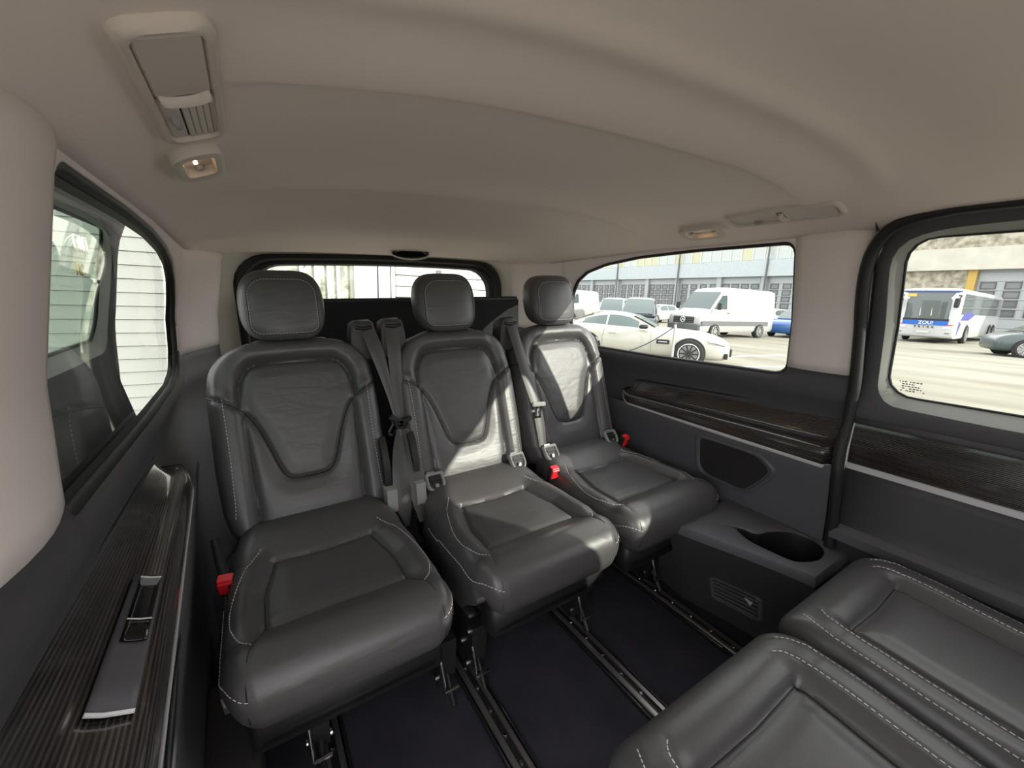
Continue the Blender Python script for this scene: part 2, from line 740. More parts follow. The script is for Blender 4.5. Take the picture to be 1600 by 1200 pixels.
    for p in P:
        x, y, z = p[-1]
        cp.append([(x + s * .012, y, z - .001), (x - s * .001, y, z - .001), (x - s * .002, y, z - .006), (x + s * .001, y, z - .0125), (x + s * .014, y, z - .0135)])
    mb.grid(cp)
    c = bld(mb, 'chrome_strip', CHROME, smooth=50)
    c['label'] = 'thin satin chrome strip'
    # panel under the armrest
    mb = MB()
    Q = []
    for y in np.linspace(.47 if s > 0 else .35, 1.5, 24):
        t = (y - .47) / 1.03
        dd = .757 + .10 * .35 * t * 1.0
        Q.append([(XC + s * (dd + a), y, z) for a, z in ((.006, .596), (.003, .58), (.008, .55), (.018, .50), (.028, .42), (.035, .30), (.03, .15), (.03, .0))])
    mb.grid(Q)
    bld(mb, 'door_card' if False else 'lower_card', DPLAST2, smooth=60)
    return root, bld


wall_r, bld_r = side_wall(1)
wall_l, bld_l = side_wall(-1)


def card_pt(s, y, z, off=0.0):
    t = (y - .47) / 1.03
    dd = .757 + .035 * t
    tab = [(.0, .03), (.15, .03), (.30, .035), (.42, .028), (.50, .018), (.55, .008), (.58, .003), (.596, .006)]
    return (XC + s * (dd + lerp_tab(tab, z) - off), y, z)


# right: speaker panel
def speaker():
    sk = catmull([(.906, .530), (.900, .550), (.877, .556), (.79, .558), (.70, .557), (.665, .548), (.636, .520), (.640, .497), (.672, .455), (.705, .416), (.735, .402), (.80, .403), (.870, .408), (.898, .425), (.906, .46)], 4, closed=True)
    ring = resample(sk, 72)
    cy = sum(p[0] for p in ring) / 72
    cz = sum(p[1] for p in ring) / 72
    mb = MB()
    P = []
    for y, z in ring:
        row = []
        for q, off in ((1.12, .0), (1.07, .009), (1.02, .010), (.95, -.002), (.92, -.004)):
            row.append(card_pt(1, cy + (y - cy) * q, cz + (z - cz) * q, off))
        P.append(row)
    mb.grid(P, closed_u=True)
    fr = bld_r(mb, 'speaker_frame', DPLAST2, smooth=70)
    mb = MB()
    P = []
    for y, z in ring:
        P.append([card_pt(1, cy + (y - cy) * q, cz + (z - cz) * q, .004) for q in (.93, .7, .45, .2, .01)])
    mb.grid(P, closed_u=True)
    g = bld_r(mb, 'speaker_grille', mat('speaker mesh', (0.022, 0.020, 0.020), .7, bump=(1200, 1.0, .002)), smooth=60)
    g['label'] = 'black mesh speaker grille'


speaker()


# right: tray with cup holder, carpeted panel below
def tray():
    zt = .345
    inner = [(1.165, .40), (1.195, .405), (1.202, .43), (1.185, .50), (1.16, .58), (1.135, .66), (1.115, .74), (1.10, .775)]
    inner = [(1.205, .400), (1.203, .425), (1.187, .50), (1.160, .60), (1.135, .68), (1.115, .75), (1.108, .785)]
    inner = catmull(inner, 5)
    outer_x = lambda y: card_pt(1, y, zt)[0] + .01
    n = len(inner)
    # closed outline of tray, ccw seen from above: inner edge then back along wall
    outl = [(x, y) for x, y in inner] + [(outer_x(y), y) for y in np.linspace(.785, .40, 14)]
    outl = resample(outl, 96)
    hole = resample(catmull([(1.235, .47), (1.225, .53), (1.232, .60), (1.262, .652), (1.285, .60), (1.33, .585), (1.385, .545), (1.395, .49), (1.36, .445), (1.29, .435)][::-1], 8, closed=True), 96)
    ho = np.array(hole)
    # align start
    c = ho.mean(0)

    def ang(p):
        return math.atan2(p[1] - c[1], p[0] - c[0])
    outl = sorted(outl, key=ang)
    hole = sorted(hole, key=ang)
    P = []
    WL = []
    for (a, b), (e, f) in zip(outl, hole):
        row = []
        dx, dy = a - c[0], b - c[1]
        row.append((a, b, zt - .030))
        row.append((a, b, zt - .010))
        row.append((a - dx * .03, b - dy * .03, zt))
        for t in (.35, .65, .9):
            row.append((a + (e - a) * t, b + (f - b) * t, zt + .002))
        row.append((e, f, zt - .003))
        P.append(row)
        ee, ff = c[0] + (e - c[0]) * .97, c[1] + (f - c[1]) * .97
        WL.append([(e, f, zt - .003), (ee, ff, zt - .02), (ee, ff, zt - .10), (c[0], c[1], zt - .102)])
    mb = MB().grid(WL, closed_u=True)
    bld_r(mb, 'cup_well', BLACK, smooth=50)['label'] = 'deep black cup holder well'
    mb = MB().grid(P, closed_u=True)
    o = bld_r(mb, 'cup_tray', mat('tray plastic', (0.10, 0.097, 0.108), .42), smooth=50)
    o['label'] = 'moulded dark ledge with deep cup holder well'
    # carpeted panel below
    mb = MB()
    top = catmull([(1.100, 1.05), (1.104, .90), (1.108, .785), (1.115, .75), (1.135, .68), (1.160, .60), (1.187, .50), (1.203, .425)], 5)
    bot = catmull([(1.225, 1.05), (1.225, .90), (1.215, .80), (1.22, .75), (1.235, .68), (1.25, .60), (1.262, .50), (1.268, .425)], 5)
    Q = []
    for (a, b), (e, f) in zip(top, bot):
        Q.append([(a + (e - a) * t + .012, b + (f - b) * t, (zt - .028) * (1 - t)) for t in np.linspace(0, 1, 10)])
    a, b = top[-1]
    e, f = bot[-1]
    Q.append([(a + .02 + (e - a) * t, b - .02, (zt - .028) * (1 - t)) for t in np.linspace(0, 1, 10)])
    Q.append([(1.42, b - .03, (zt - .028) * (1 - t)) for t in np.linspace(0, 1, 10)])
    mb.grid(Q)
    bld_r(mb, 'carpet_panel', mat('charcoal wall carpet', (0.050, 0.047, 0.047), 1.0, spec=.05, bump=(900, .5, .001)), smooth=60)


tray()


# right: low air vent in the carpeted panel
def low_vent():
    # local frame on leaning panel at about X=1.20
    def pt(y, z, off=0.0):
        t = 1 - z / .317
        x = lerp_tab([(.42, 1.205), (.50, 1.187), (.60, 1.160), (.68, 1.135), (.75, 1.115)], y)
        xb = lerp_tab([(.42, 1.268), (.50, 1.262), (.60, 1.25), (.68, 1.235), (.75, 1.22)], y)
        return (x + (xb - x) * t + .012 - off, y, z)
    root = thing('floor_air_vent', 'small black slatted air vent low in the carpeted side panel', 'air vent', pt(.61, .10))
    bpy.context.view_layer.update()

    def b(mb, n, m, par=root, **k):
        o = mb.build(n, m, None, **k)
        o.parent = par
        o.matrix_parent_inverse = par.matrix_world.inverted()
        return o
    out = resample(rrect(.535, .675, .085, .175, .012, 4), 48)
    cy, cz = .605, .13
    P = []
    for y, z in out:
        P.append([pt(cy + (y - cy) * q, cz + (z - cz) * q, off) for q, off in ((1.1, .0), (1.06, .006), (1.0, .007), (.93, .005), (.92, -.012))])
    b(MB().grid(P, closed_u=True), 'frame', DPLAST2, smooth=60)
    b(MB().ngon([pt(cy + (y - cy) * .93, cz + (z - cz) * .93, -.011) for y, z in out]), 'backing', BLACK)
    sl = mat('vent slat plastic', (0.16, 0.16, 0.165), .45)
    for k in range(5):
        z = .096 + k * .0165
        mb = MB()
        mb.tube([pt(.542, z, .003), pt(.668, z, .003)], .0035, 6, flat=.5)
        b(mb, 'slat', sl, smooth=60)
    mb = MB()
    tri = [(.552, .152), (.575, .156), (.560, .135)]
    mb.prism(tri, lambda y, z, d: pt(y, z, d), .004, .009)
    b(mb, 'louvre_tab', mat('pale tab', (.6, .6, .58), .5))


low_vent()


# left: switch panel, pull handle pocket, carpeted sill
def left_details():
    s = -1

    def surf(y, k, off=0.0):
        # k 0..1 across the wood from wall to lip
        prof = [(.852, .700), (.842, .684), (.828, .668), (.812, .656), (.796, .649), (.780, .645), (.768, .641)]
        Y0, Y1 = .475, 1.325
        t = (y - Y0) / (Y1 - Y0)
        d = np.interp(k, np.linspace(0, 1, 7), [p[0] for p in prof])
        z = np.interp(k, np.linspace(0, 1, 7), [p[1] for p in prof])
        d = .858 - (.858 - d) * (1 - .35 * t)
        z = .597 + (z - .604) * (.735 - .045 * t - .597) / .108
        return (XC + s * (d - off * .5), y, z + off)
    mb = MB()
    P = []
    for y in np.linspace(.53, .80, 8):
        P.append([surf(y, k, .004) for k in np.linspace(.48, .90, 6)])
    mb.grid(P)
    o = bld_l(mb, 'switch_panel', DPLAST2, smooth=60, solid=.006, solid_off=0)
    mb = MB()
    P = []
    for y in np.linspace(.64, .785, 6):
        P.append([surf(y, k, .0095) for k in np.linspace(.56, .84, 5)])
    mb.grid(P)
    bld_l(mb, 'window_switch', GLOSSB, smooth=60, solid=.003, solid_off=0)
    mb = MB()
    mb.tube([surf(.528, k, .006) for k in (.48, .62, .76, .90)], .0025, 6)
    mb.tube([surf(.787, k, .011) for k in (.56, .70, .84)], .0015, 6)
    mb.tube([surf(.68, k, .0125) for k in (.56, .70, .84)], .001, 6)
    bld_l(mb, 'chrome_edge', CHROME)
    # pull pocket
    out = resample(catmull([(.60, .44), (.60, .50), (.64, .545), (.78, .54), (.80, .50), (.72, .455)], 6, closed=True), 40)
    cy, cz = .69, .495
    P = []
    for y, z in out:
        P.append([card_pt(-1, cy + (y - cy) * q, cz + (z - cz) * q, off) for q, off in ((1.06, .001), (1.0, .003), (.94, -.006), (.3, -.012), (.01, -.012))])
    mb = MB().grid(P, closed_u=True)
    bld_l(mb, 'pull_pocket', BLACK, smooth=60)
    # carpeted sill
    mb = MB()
    mb.box(-.20, -.085, .46, 1.1, 0, .16, bev=.02)
    bld_l(mb, 'carpet_sill', MATS['charcoal wall carpet'])
    # near end cap with metallic ribbed wood
    mb = MB()
    P = []
    for k in np.linspace(0, 1, 14):
        row = []
        x, y, z = surf(.37, min(k * .9, 1))
        for q in (0, .3, .6, 1):
            row.append((x - .008 * q, .368 - .035 * q, z - .02 * q * q))
        P.append(row)
    mb.grid(P)
    bld_l(mb, 'armrest_end_cap', DPLAST2, smooth=60)


left_details()

# floor
fl = MB().box(-.25, 1.47, -.6, 2.2, -.03, 0.0).build('floor', CARPET)
struct(fl, 'black carpeted cabin floor between the metal seat rails', 'floor')


# rear wall with tailgate opening
def rear_wall():
    root = bpy.data.objects.new('wall_rear', None)
    COL.objects.link(root)
    root.location = (XC, 2.15, 0)
    bpy.context.view_layer.update()
    struct(root, 'pale rear header and tailgate surround with black rear window frame', 'wall')

    def b(mb, n, m, **k):
        o = mb.build(n, m, None, **k)
        o.parent = root
        o.matrix_parent_inverse = root.matrix_world.inverted()
        return o
    N = 120
    outer = resample(rrect(XC - .80, XC + .80, .0, 1.262, [.06, .06, .01, .01], 6), N)
    fo = resample(rrect(XC - .655, XC + .655, .35, 1.228, [.13, .13, .05, .05], 8), N)
    # match by angle
    c = (XC, .8)
    ang = lambda p: math.atan2(p[1] - c[1], p[0] - c[0])
    outer = sorted(outer, key=ang)
    fo = sorted(fo, key=ang)

    def bow(x):
        return .045 * (1 - ((x - XC) / .8) ** 2)
    P = []
    for (a, d), (e, f) in zip(outer, fo):
        row = []
        for t in (0, .25, .5, .75, .92, 1):
            x, z = a + (e - a) * t, d + (f - d) * t
            y = 2.06 + .10 * t
            row.append((x, y, z + (bow(x) * .6 if z > .9 else 0)))
        P.append(row)
    b(MB().grid(P, closed_u=True), 'header_trim', mat('pale rear trim', (.70, .66, .57), .7), smooth=60)
    P = []
    for (e, f) in fo:
        row = []
        for q, y in ((1.0, 2.16), (.985, 2.145), (.955, 2.15), (.94, 2.18), (.925, 2.19), (.90, 2.19), (.885, 2.215)):
            x, z = XC + (e - XC) * q, .8 + (f - .8) * q
            row.append((x, y, z + (bow(x) * .6 if z > .9 else 0)))
        P.append(row)
    b(MB().grid(P, closed_u=True), 'window_frame', RUBBER, smooth=60)
    gpts = []
    for (e, f) in fo:
        x, z = XC + (e - XC) * .89, .8 + (f - .8) * .89
        gpts.append((x, 2.21, z + (bow(x) * .6 if z > .9 else 0)))
    g = MB().ngon(gpts).build('window_3', GLASS_R)
    struct(g, 'tailgate window behind the headrests', 'window')


rear_wall()

# cargo divider behind the seats
cd = thing('cargo_divider', 'black luggage compartment divider board behind the rear seats', 'divider', (XC, 1.93, .0))
mb = MB().box(-.62, .62, -.012, .012, .03, 1.045, bev=.006)
mb.build('board', mat('black felt', (.012, .012, .013), .95), cd)
mb = MB()
mb.tube([(-.61, 0, 1.045), (.61, 0, 1.045)], .012, 8)
mb.build('top_edge', BLACK, cd, smooth=60)
for sx in (-1, 1):
    MB().box(sx * .55 - .03, sx * .55 + .03, -.05, .05, 0, .035, bev=.006).build('foot', BLACK, cd)


# ------------------------------------------------------------------ seats
def pl_dist(X, V, pl):
    """distance of arrays X,V to polyline"""
    d = np.full(X.shape, 9.0)
    for (a, b), (c, e) in zip(pl[:-1], pl[1:]):
        vx, vy = c - a, e - b
        L = vx * vx + vy * vy + 1e-12
        t = np.clip(((X - a) * vx + (V - b) * vy) / L, 0, 1)
        d = np.minimum(d, np.hypot(X - a - t * vx, V - b - t * vy))
    return d


def mirror(pl):
    return [(-a, b) for a, b in pl]


class Panel:
    """padded panel swept along a path in the local (y,z) plane, x across"""

    def __init__(self, path, hw, hfun, rad, skirt, end0=.03, end1=.03, nv=100, nx=80):
        P = np.array(path, float)
        d = np.r_[0, np.cumsum(np.linalg.norm(np.diff(P, axis=0), axis=1))]
        self.L = d[-1]
        self.P, self.d = P, d
        self.hw, self.hfun, self.rad, self.skirt = hw, hfun, rad, skirt
        self.end0, self.end1 = end0, end1
        self.nv, self.nx = nv, nx

    def frame(self, v):
        y = np.interp(v, self.d, self.P[:, 0])
        z = np.interp(v, self.d, self.P[:, 1])
        e = .012
        a, b = max(v - e, 0), min(v + e, self.L)
        ty = np.interp(b, self.d, self.P[:, 0]) - np.interp(a, self.d, self.P[:, 0])
        tz = np.interp(b, self.d, self.P[:, 1]) - np.interp(a, self.d, self.P[:, 1])
        l = math.hypot(ty, tz)
        ty, tz = ty / l, tz / l
        return y, z, -tz, ty        # normal

    def drop(self, v):
        h = 0.0
        for e, r in ((v, self.end0), (self.L - v, self.end1)):
            if r > 0 and e < r:
                h -= r - math.sqrt(max(0, r * r - (r - e) ** 2))
        return h

    def height(self, x, v):
        hw = self.hw(v)
        fade = sstep(0, .02, hw - np.abs(x))
        return self.hfun(np.atleast_1d(x).astype(float), np.full(np.atleast_1d(x).shape, float(v))) * fade

    def pt(self, x, v, off=0.0):
        y, z, ny, nz = self.frame(v)
        hw = self.hw(v)
        r = min(self.rad, hw * .8)
        h = float(self.height(x, v)[0]) + self.drop(v) + off
        e = hw - abs(x)
        if e < r:
            h -= r - math.sqrt(max(0, r * r - (r - e) ** 2))
        return (x, y + ny * h, z + nz * h)

    def mesh(self):
        n0 = 10
        t = np.linspace(0, 1, n0 + 1)
        e0 = self.end0 * (1 - np.cos(t * math.pi / 2)) if self.end0 > 0 else np.array([0.])
        e1 = self.L - (self.end1 * (1 - np.cos(t * math.pi / 2)) if self.end1 > 0 else np.array([0.]))
        vs = sorted(set(np.round(np.r_[e0, np.linspace(self.end0, self.L - self.end1, self.nv), e1], 6)))
        G = []
        for v in vs:
            y, z, ny, nz = self.frame(v)
            hw = self.hw(v)
            r = min(self.rad, hw * .8)
            sk = self.skirt(v)
            dr = self.drop(v)
            an = np.linspace(0, math.pi / 2, 8)
            xs = list(-hw + r - r * np.cos(an))
            hs = list(-r + r * np.sin(an))
            xin = np.linspace(-hw + r, hw - r, self.nx + 2)[1:-1]
            X = np.array([-hw * .985, -hw] + xs + list(xin) + [-q for q in xs[::-1]] + [hw, hw * .985])
            Hh = np.array([-sk, -(sk + r) / 2] + hs + [0.0] * len(xin) + hs[::-1] + [-(sk + r) / 2, -sk])
            Hh = Hh + self.height(X, v) + dr
            Hh = np.maximum(Hh, -sk)
            G.append([(x, y + ny * h, z + nz * h) for x, h in zip(X, Hh)])
        mb = MB().grid(G)
        mb.ngon(G[0])
        mb.ngon(G[-1])
        # underside
        mb.grid([[g[0], g[-1]] for g in G])
        return mb

    def line(self, pl, step=.004, off=0.0):
        q = resample(pl, max(3, int(sum(math.dist(a, b) for a, b in zip(pl[:-1], pl[1:])) / step)), closed=False)
        return [self.pt(x, v, off) for x, v in q]

    def seam(self, mb, pl, r=.0016, off=-.0005):
        mb.tube(self.line(catmull(pl, 6), .006, off), r, 5)

    def stitch(self, mb, pl, r=.0009, dash=.0055, gap=.0035):
        q = self.line(catmull(pl, 8), .001, .0012)
        d = 0
        seg = []
        on = True
        last = q[0]
        seg = [q[0]]
        for p in q[1:]:
            d += math.dist(p, last)
            last = p
            if on:
                seg.append(p)
            if on and d >= dash:
                if len(seg) > 1:
                    mb.tube([seg[0], seg[-1]], r, 4)
                on, d, seg = False, 0, []
            elif not on and d >= gap:
                on, d, seg = True, 0, [p]


# backrest seams (x, t) for the right half
Y_SEAM = catmull([(.236, .398), (.20, .378), (.162, .355), (.130, .312), (.108, .26), (.090, .205), (.073, .155), (.050, .131), (.0, .127)], 6)
HORSE = catmull([(.160, .362), (.155, .41), (.142, .448), (.115, .474), (.06, .480), (0, .481)], 6)
V_GROOVE = [(.149, .33), (.147, .20), (.145, .0)]
B_STITCH = [(.196, .385), (.194, .25), (.196, .10), (.20, .05)]


def both(pl):
    return pl, mirror(pl)


def back_h(X, V):
    V = V - .02          # the path starts 2 cm below the seam origin
    A = np.abs(X)
    h = np.zeros_like(X)
    low = 1 - sstep(.34, .42, V)
    h += .020 * sstep(.135, .175, A) * low
    # horseshoe surround stands proud
    inside = (A < np.interp(V, [.33, .36, .41, .448, .474, .481], [.165, .160, .155, .142, .115, .0])) & (V < .481)
    dh = pl_dist(A, V, HORSE)
    ring = np.where(inside, 0, .014 * sstep(0, .03, dh)) * sstep(.34, .40, V)
    h += ring
    dy = pl_dist(A, V, Y_SEAM)
    h += .006 * sstep(0, .05, np.minimum(dy, dh)) * (1 - sstep(.12, .155, A))
    h -= .009 * np.exp(-(dy / .006) ** 2)
    h -= .013 * np.exp(-(dh / .007) ** 2)
    h -= .007 * np.exp(-(pl_dist(A, V, V_GROOVE) / .006) ** 2)
    h += .004 * np.exp(-((V - .05) / .04) ** 2) * (1 - sstep(.10, .145, A))
    return h


def back_hw(v):
    L = .565
    w = float(np.interp(v, [0, .03, .08, .2, .40, .50, .565], [.204, .220, .231, .237, .236, .226, .213]))
    rc = .105
    if v > L - rc:
        q = (v - (L - rc)) / rc
        w -= rc * .95 * (1 - math.sqrt(max(0, 1 - q * q)))
    return w


# cushion seams: (x, v) with v arc length from the back
def cushion_path():
    pts = [(1.30, .455), (1.24, .452), (1.19, .437), (1.15, .418), (1.12, .408), (1.0, .404), (.92, .406), (.87, .408)]
    # front arc
    cy, cz, r = .825, .346, .072
    for a in np.linspace(75, 190, 14):
        pts.append((cy + r * math.cos(R_(a)), cz + r * math.sin(R_(a))))
    pts += [(.762, .312), (.780, .290), (.805, .275)]
    return catmull(pts, 4)


CP = cushion_path()
_cd = np.r_[0, np.cumsum([math.dist(a, b) for a, b in zip(CP[:-1], CP[1:])])]


def v_at_y(y):
    ys = [p[0] for p in CP]
    i = next(k for k in range(len(ys)) if ys[k] <= y)
    return float(_cd[i])


V_B = v_at_y(1.135)      # back transverse seam
V_F = v_at_y(.915)       # front transverse seam
V_E = float(_cd[-1])
C_SIDE = [(.122, V_B - .005), (.135, V_B + .05), (.150, (V_B + V_F) / 2), (.152, V_F)]
C_FRONT = [(.152, V_F), (.172, V_F + .05), (.186, V_F + .11), (.190, V_F + .19), (.188, V_E)]
C_TR_B = [(.0, V_B + .004), (.122, V_B - .005)]
C_TR_F = [(.0, V_F - .004), (.152, V_F)]
C_BOL = [(.150, V_B - .05), (.185, V_B + .02), (.212, V_F - .10), (.214, V_F - .02), (.196, V_F + .035), (.176, V_F + .06)]
C_SIDEST = [(.188, V_F + .16), (.205, V_F + .15), (.222, V_F + .125), (.2335, V_F + .07), (.2345, V_F - .05), (.2345, V_B)]


def cush_h(X, V):
    A = np.abs(X)
    h = np.zeros_like(X)
    ds = pl_dist(A, V, C_SIDE)
    db = pl_dist(A, V, C_TR_B)
    df = pl_dist(A, V, C_TR_F)
    dfr = pl_dist(A, V, C_FRONT)
    mid = sstep(V_B - .06, V_B + .02, V) * (1 - sstep(V_F - .01, V_F + .06, V))
    side_x = np.interp(V, [V_B, (V_B + V_F) / 2, V_F], [.12, .15, .152])
    h += .020 * sstep(0, .045, A - side_x) * mid
    h += .012 * sstep(V_F, V_F + .06, V) * (1 - sstep(V_F + .12, V_F + .2, V))
    h += .004 * sstep(0, .05, np.minimum(np.minimum(ds, db), df)) * (1 - sstep(.10, .15, A)) * mid
    h -= .007 * np.exp(-(ds / .006) ** 2) * 1.0
    h -= .006 * np.exp(-(db / .006) ** 2)
    h -= .008 * np.exp(-(df / .006) ** 2)
    h -= .003 * np.exp(-(dfr / .004) ** 2)
    h -= .002 * np.exp(-(pl_dist(A, V, C_BOL) / .003) ** 2)
    h -= .016 * np.exp(-((V - (V_B - .035)) / .03) ** 2) * 0
    return h


def cush_hw(v):
    w = float(np.interp(v, [0, .05, .12, .25, V_F, V_F + .08, V_F + .16, V_F + .22, V_E], [.200, .205, .222, .236, .238, .234, .226, .216, .205]))
    return w


def cush_skirt(v):
    return float(np.interp(v, [0, V_F - .02, V_F + .07, V_F + .13, V_E], [.17, .17, .085, .07, .05]))


# second row cushions have a longer insert with straight seams
V_F2 = v_at_y(.868)
D_SIDE = [(.118, V_B), (.120, (V_B + V_F2) / 2), (.122, V_F2)]
D_FRONT = [(.122, V_F2), (.140, V_F2 + .035), (.160, V_F2 + .07), (.172, V_F2 + .11)]
D_TR_F = [(.0, V_F2 - .004), (.122, V_F2)]
D_BOL = [(.155, V_B), (.158, (V_B + V_F2) / 2), (.158, V_F2 - .02), (.150, V_F2 + .035), (.132, V_F2 + .055)]
D_OUT = [(.196, V_B), (.199, (V_B + V_F2) / 2), (.198, V_F2), (.190, V_F2 + .04), (.172, V_F2 + .075)]


def cush2_h(X, V):
    A = np.abs(X)
    h = np.zeros_like(X)
    ds = pl_dist(A, V, D_SIDE)
    df = pl_dist(A, V, D_TR_F)
    mid = 1 - sstep(V_F2 - .01, V_F2 + .05, V)
    h += .020 * sstep(0, .04, A - .12) * mid
    h += .010 * sstep(V_F2, V_F2 + .05, V) * (1 - sstep(V_F2 + .10, V_F2 + .16, V))
    h += .006 * sstep(0, .05, np.minimum(ds, df)) * (1 - sstep(.08, .122, A)) * mid
    h -= .007 * np.exp(-(ds / .006) ** 2)
    h -= .007 * np.exp(-(df / .009) ** 2)
    h -= .002 * np.exp(-(pl_dist(A, V, D_BOL) / .003) ** 2)
    h -= .002 * np.exp(-(pl_dist(A, V, D_OUT) / .003) ** 2)
    h -= .03 * sstep(0, 1, 1 - V / V_F2)
    return h


def cush2_hw(v):
    return cush_hw(v) * .965


TH = math.atan2(.16, .50)
BACK_P0 = (1.285, .425)
BACK = Panel([(BACK_P0[0] + math.sin(TH) * t, BACK_P0[1] + math.cos(TH) * t) for t in np.linspace(-.02, .555, 40)], back_hw, back_h, .045, lambda v: .085, .03, .045, nv=96, nx=84)
# path is traversed upwards, normal = (-tz, ty) -> towards -y (front)
CUSH = Panel(CP, cush_hw, cush_h, .05, cush_skirt, .02, .0, nv=110, nx=84)
CUSH2 = Panel(CP, cush2_hw, cush2_h, .045, cush_skirt, .02, .0, nv=120, nx=84)


def chk_normal(pn, v, want):
    y, z, ny, nz = pn.frame(v)
    return (ny * want[0] + nz * want[1]) > 0


# cushion path runs from back to front so its normal points down: flip
if not chk_normal(CUSH, .3, (0, 1)):
    _of = CUSH.frame
    CUSH.frame = lambda v: (lambda q: (q[0], q[1], -q[2], -q[3]))(_of(v))
if not chk_normal(CUSH2, .3, (0, 1)):
    _of2 = CUSH2.frame
    CUSH2.frame = lambda v: (lambda q: (q[0], q[1], -q[2], -q[3]))(_of2(v))
if not chk_normal(BACK, .3, (-1, 0)):
    _ob = BACK.frame
    BACK.frame = lambda v: (lambda q: (q[0], q[1], -q[2], -q[3]))(_ob(v))


HR_H = .103


def headrest_mesh():
    """rounded block, local origin at its centre; front is -y"""
    W2, Hh = .117, HR_H
    G = []
    nu, nv = 44, 30
    for i in range(nv + 1):
        ph = -math.pi / 2 + math.pi * i / nv
        row = []
        for j in range(nu):
            a = 2 * math.pi * j / nu

            def se(c, p):
                return math.copysign(abs(c) ** p, c)
            cx, cy, cz = math.cos(ph) * math.cos(a), math.cos(ph) * math.sin(a), math.sin(ph)
            x = W2 * se(math.cos(ph), .42) * se(math.cos(a), .48)
            y = .055 * se(math.cos(ph), .42) * se(math.sin(a), .55)
            z = Hh * se(math.sin(ph), .55)
            tz = z / Hh
            x *= 1 - .16 * max(0, tz) ** 2 - .10 * max(0, -tz) ** 2
            y += .018 * tz + .016 * (x / W2) ** 2 - .010 * (1 - tz * tz) * 0
            row.append((x, y, z))
        G.append(row)
    return MB().grid(G, closed_v=True)


def head_front(x, z):
    tz = max(-.999, min(.999, z / HR_H))
    ph = math.asin(abs(tz) ** (1 / .55))
    c = math.cos(ph) ** .42
    taper = 1 - .16 * max(0, tz) ** 2 - .10 * max(0, -tz) ** 2
    q = min(.999, abs(x) / (.117 * taper * c))
    ca = q ** (1 / .48)
    sa = math.sqrt(max(0, 1 - ca * ca)) ** .55
    return -.055 * c * sa + .018 * tz + .016 * (x / .117) ** 2


_seat_cache = {}


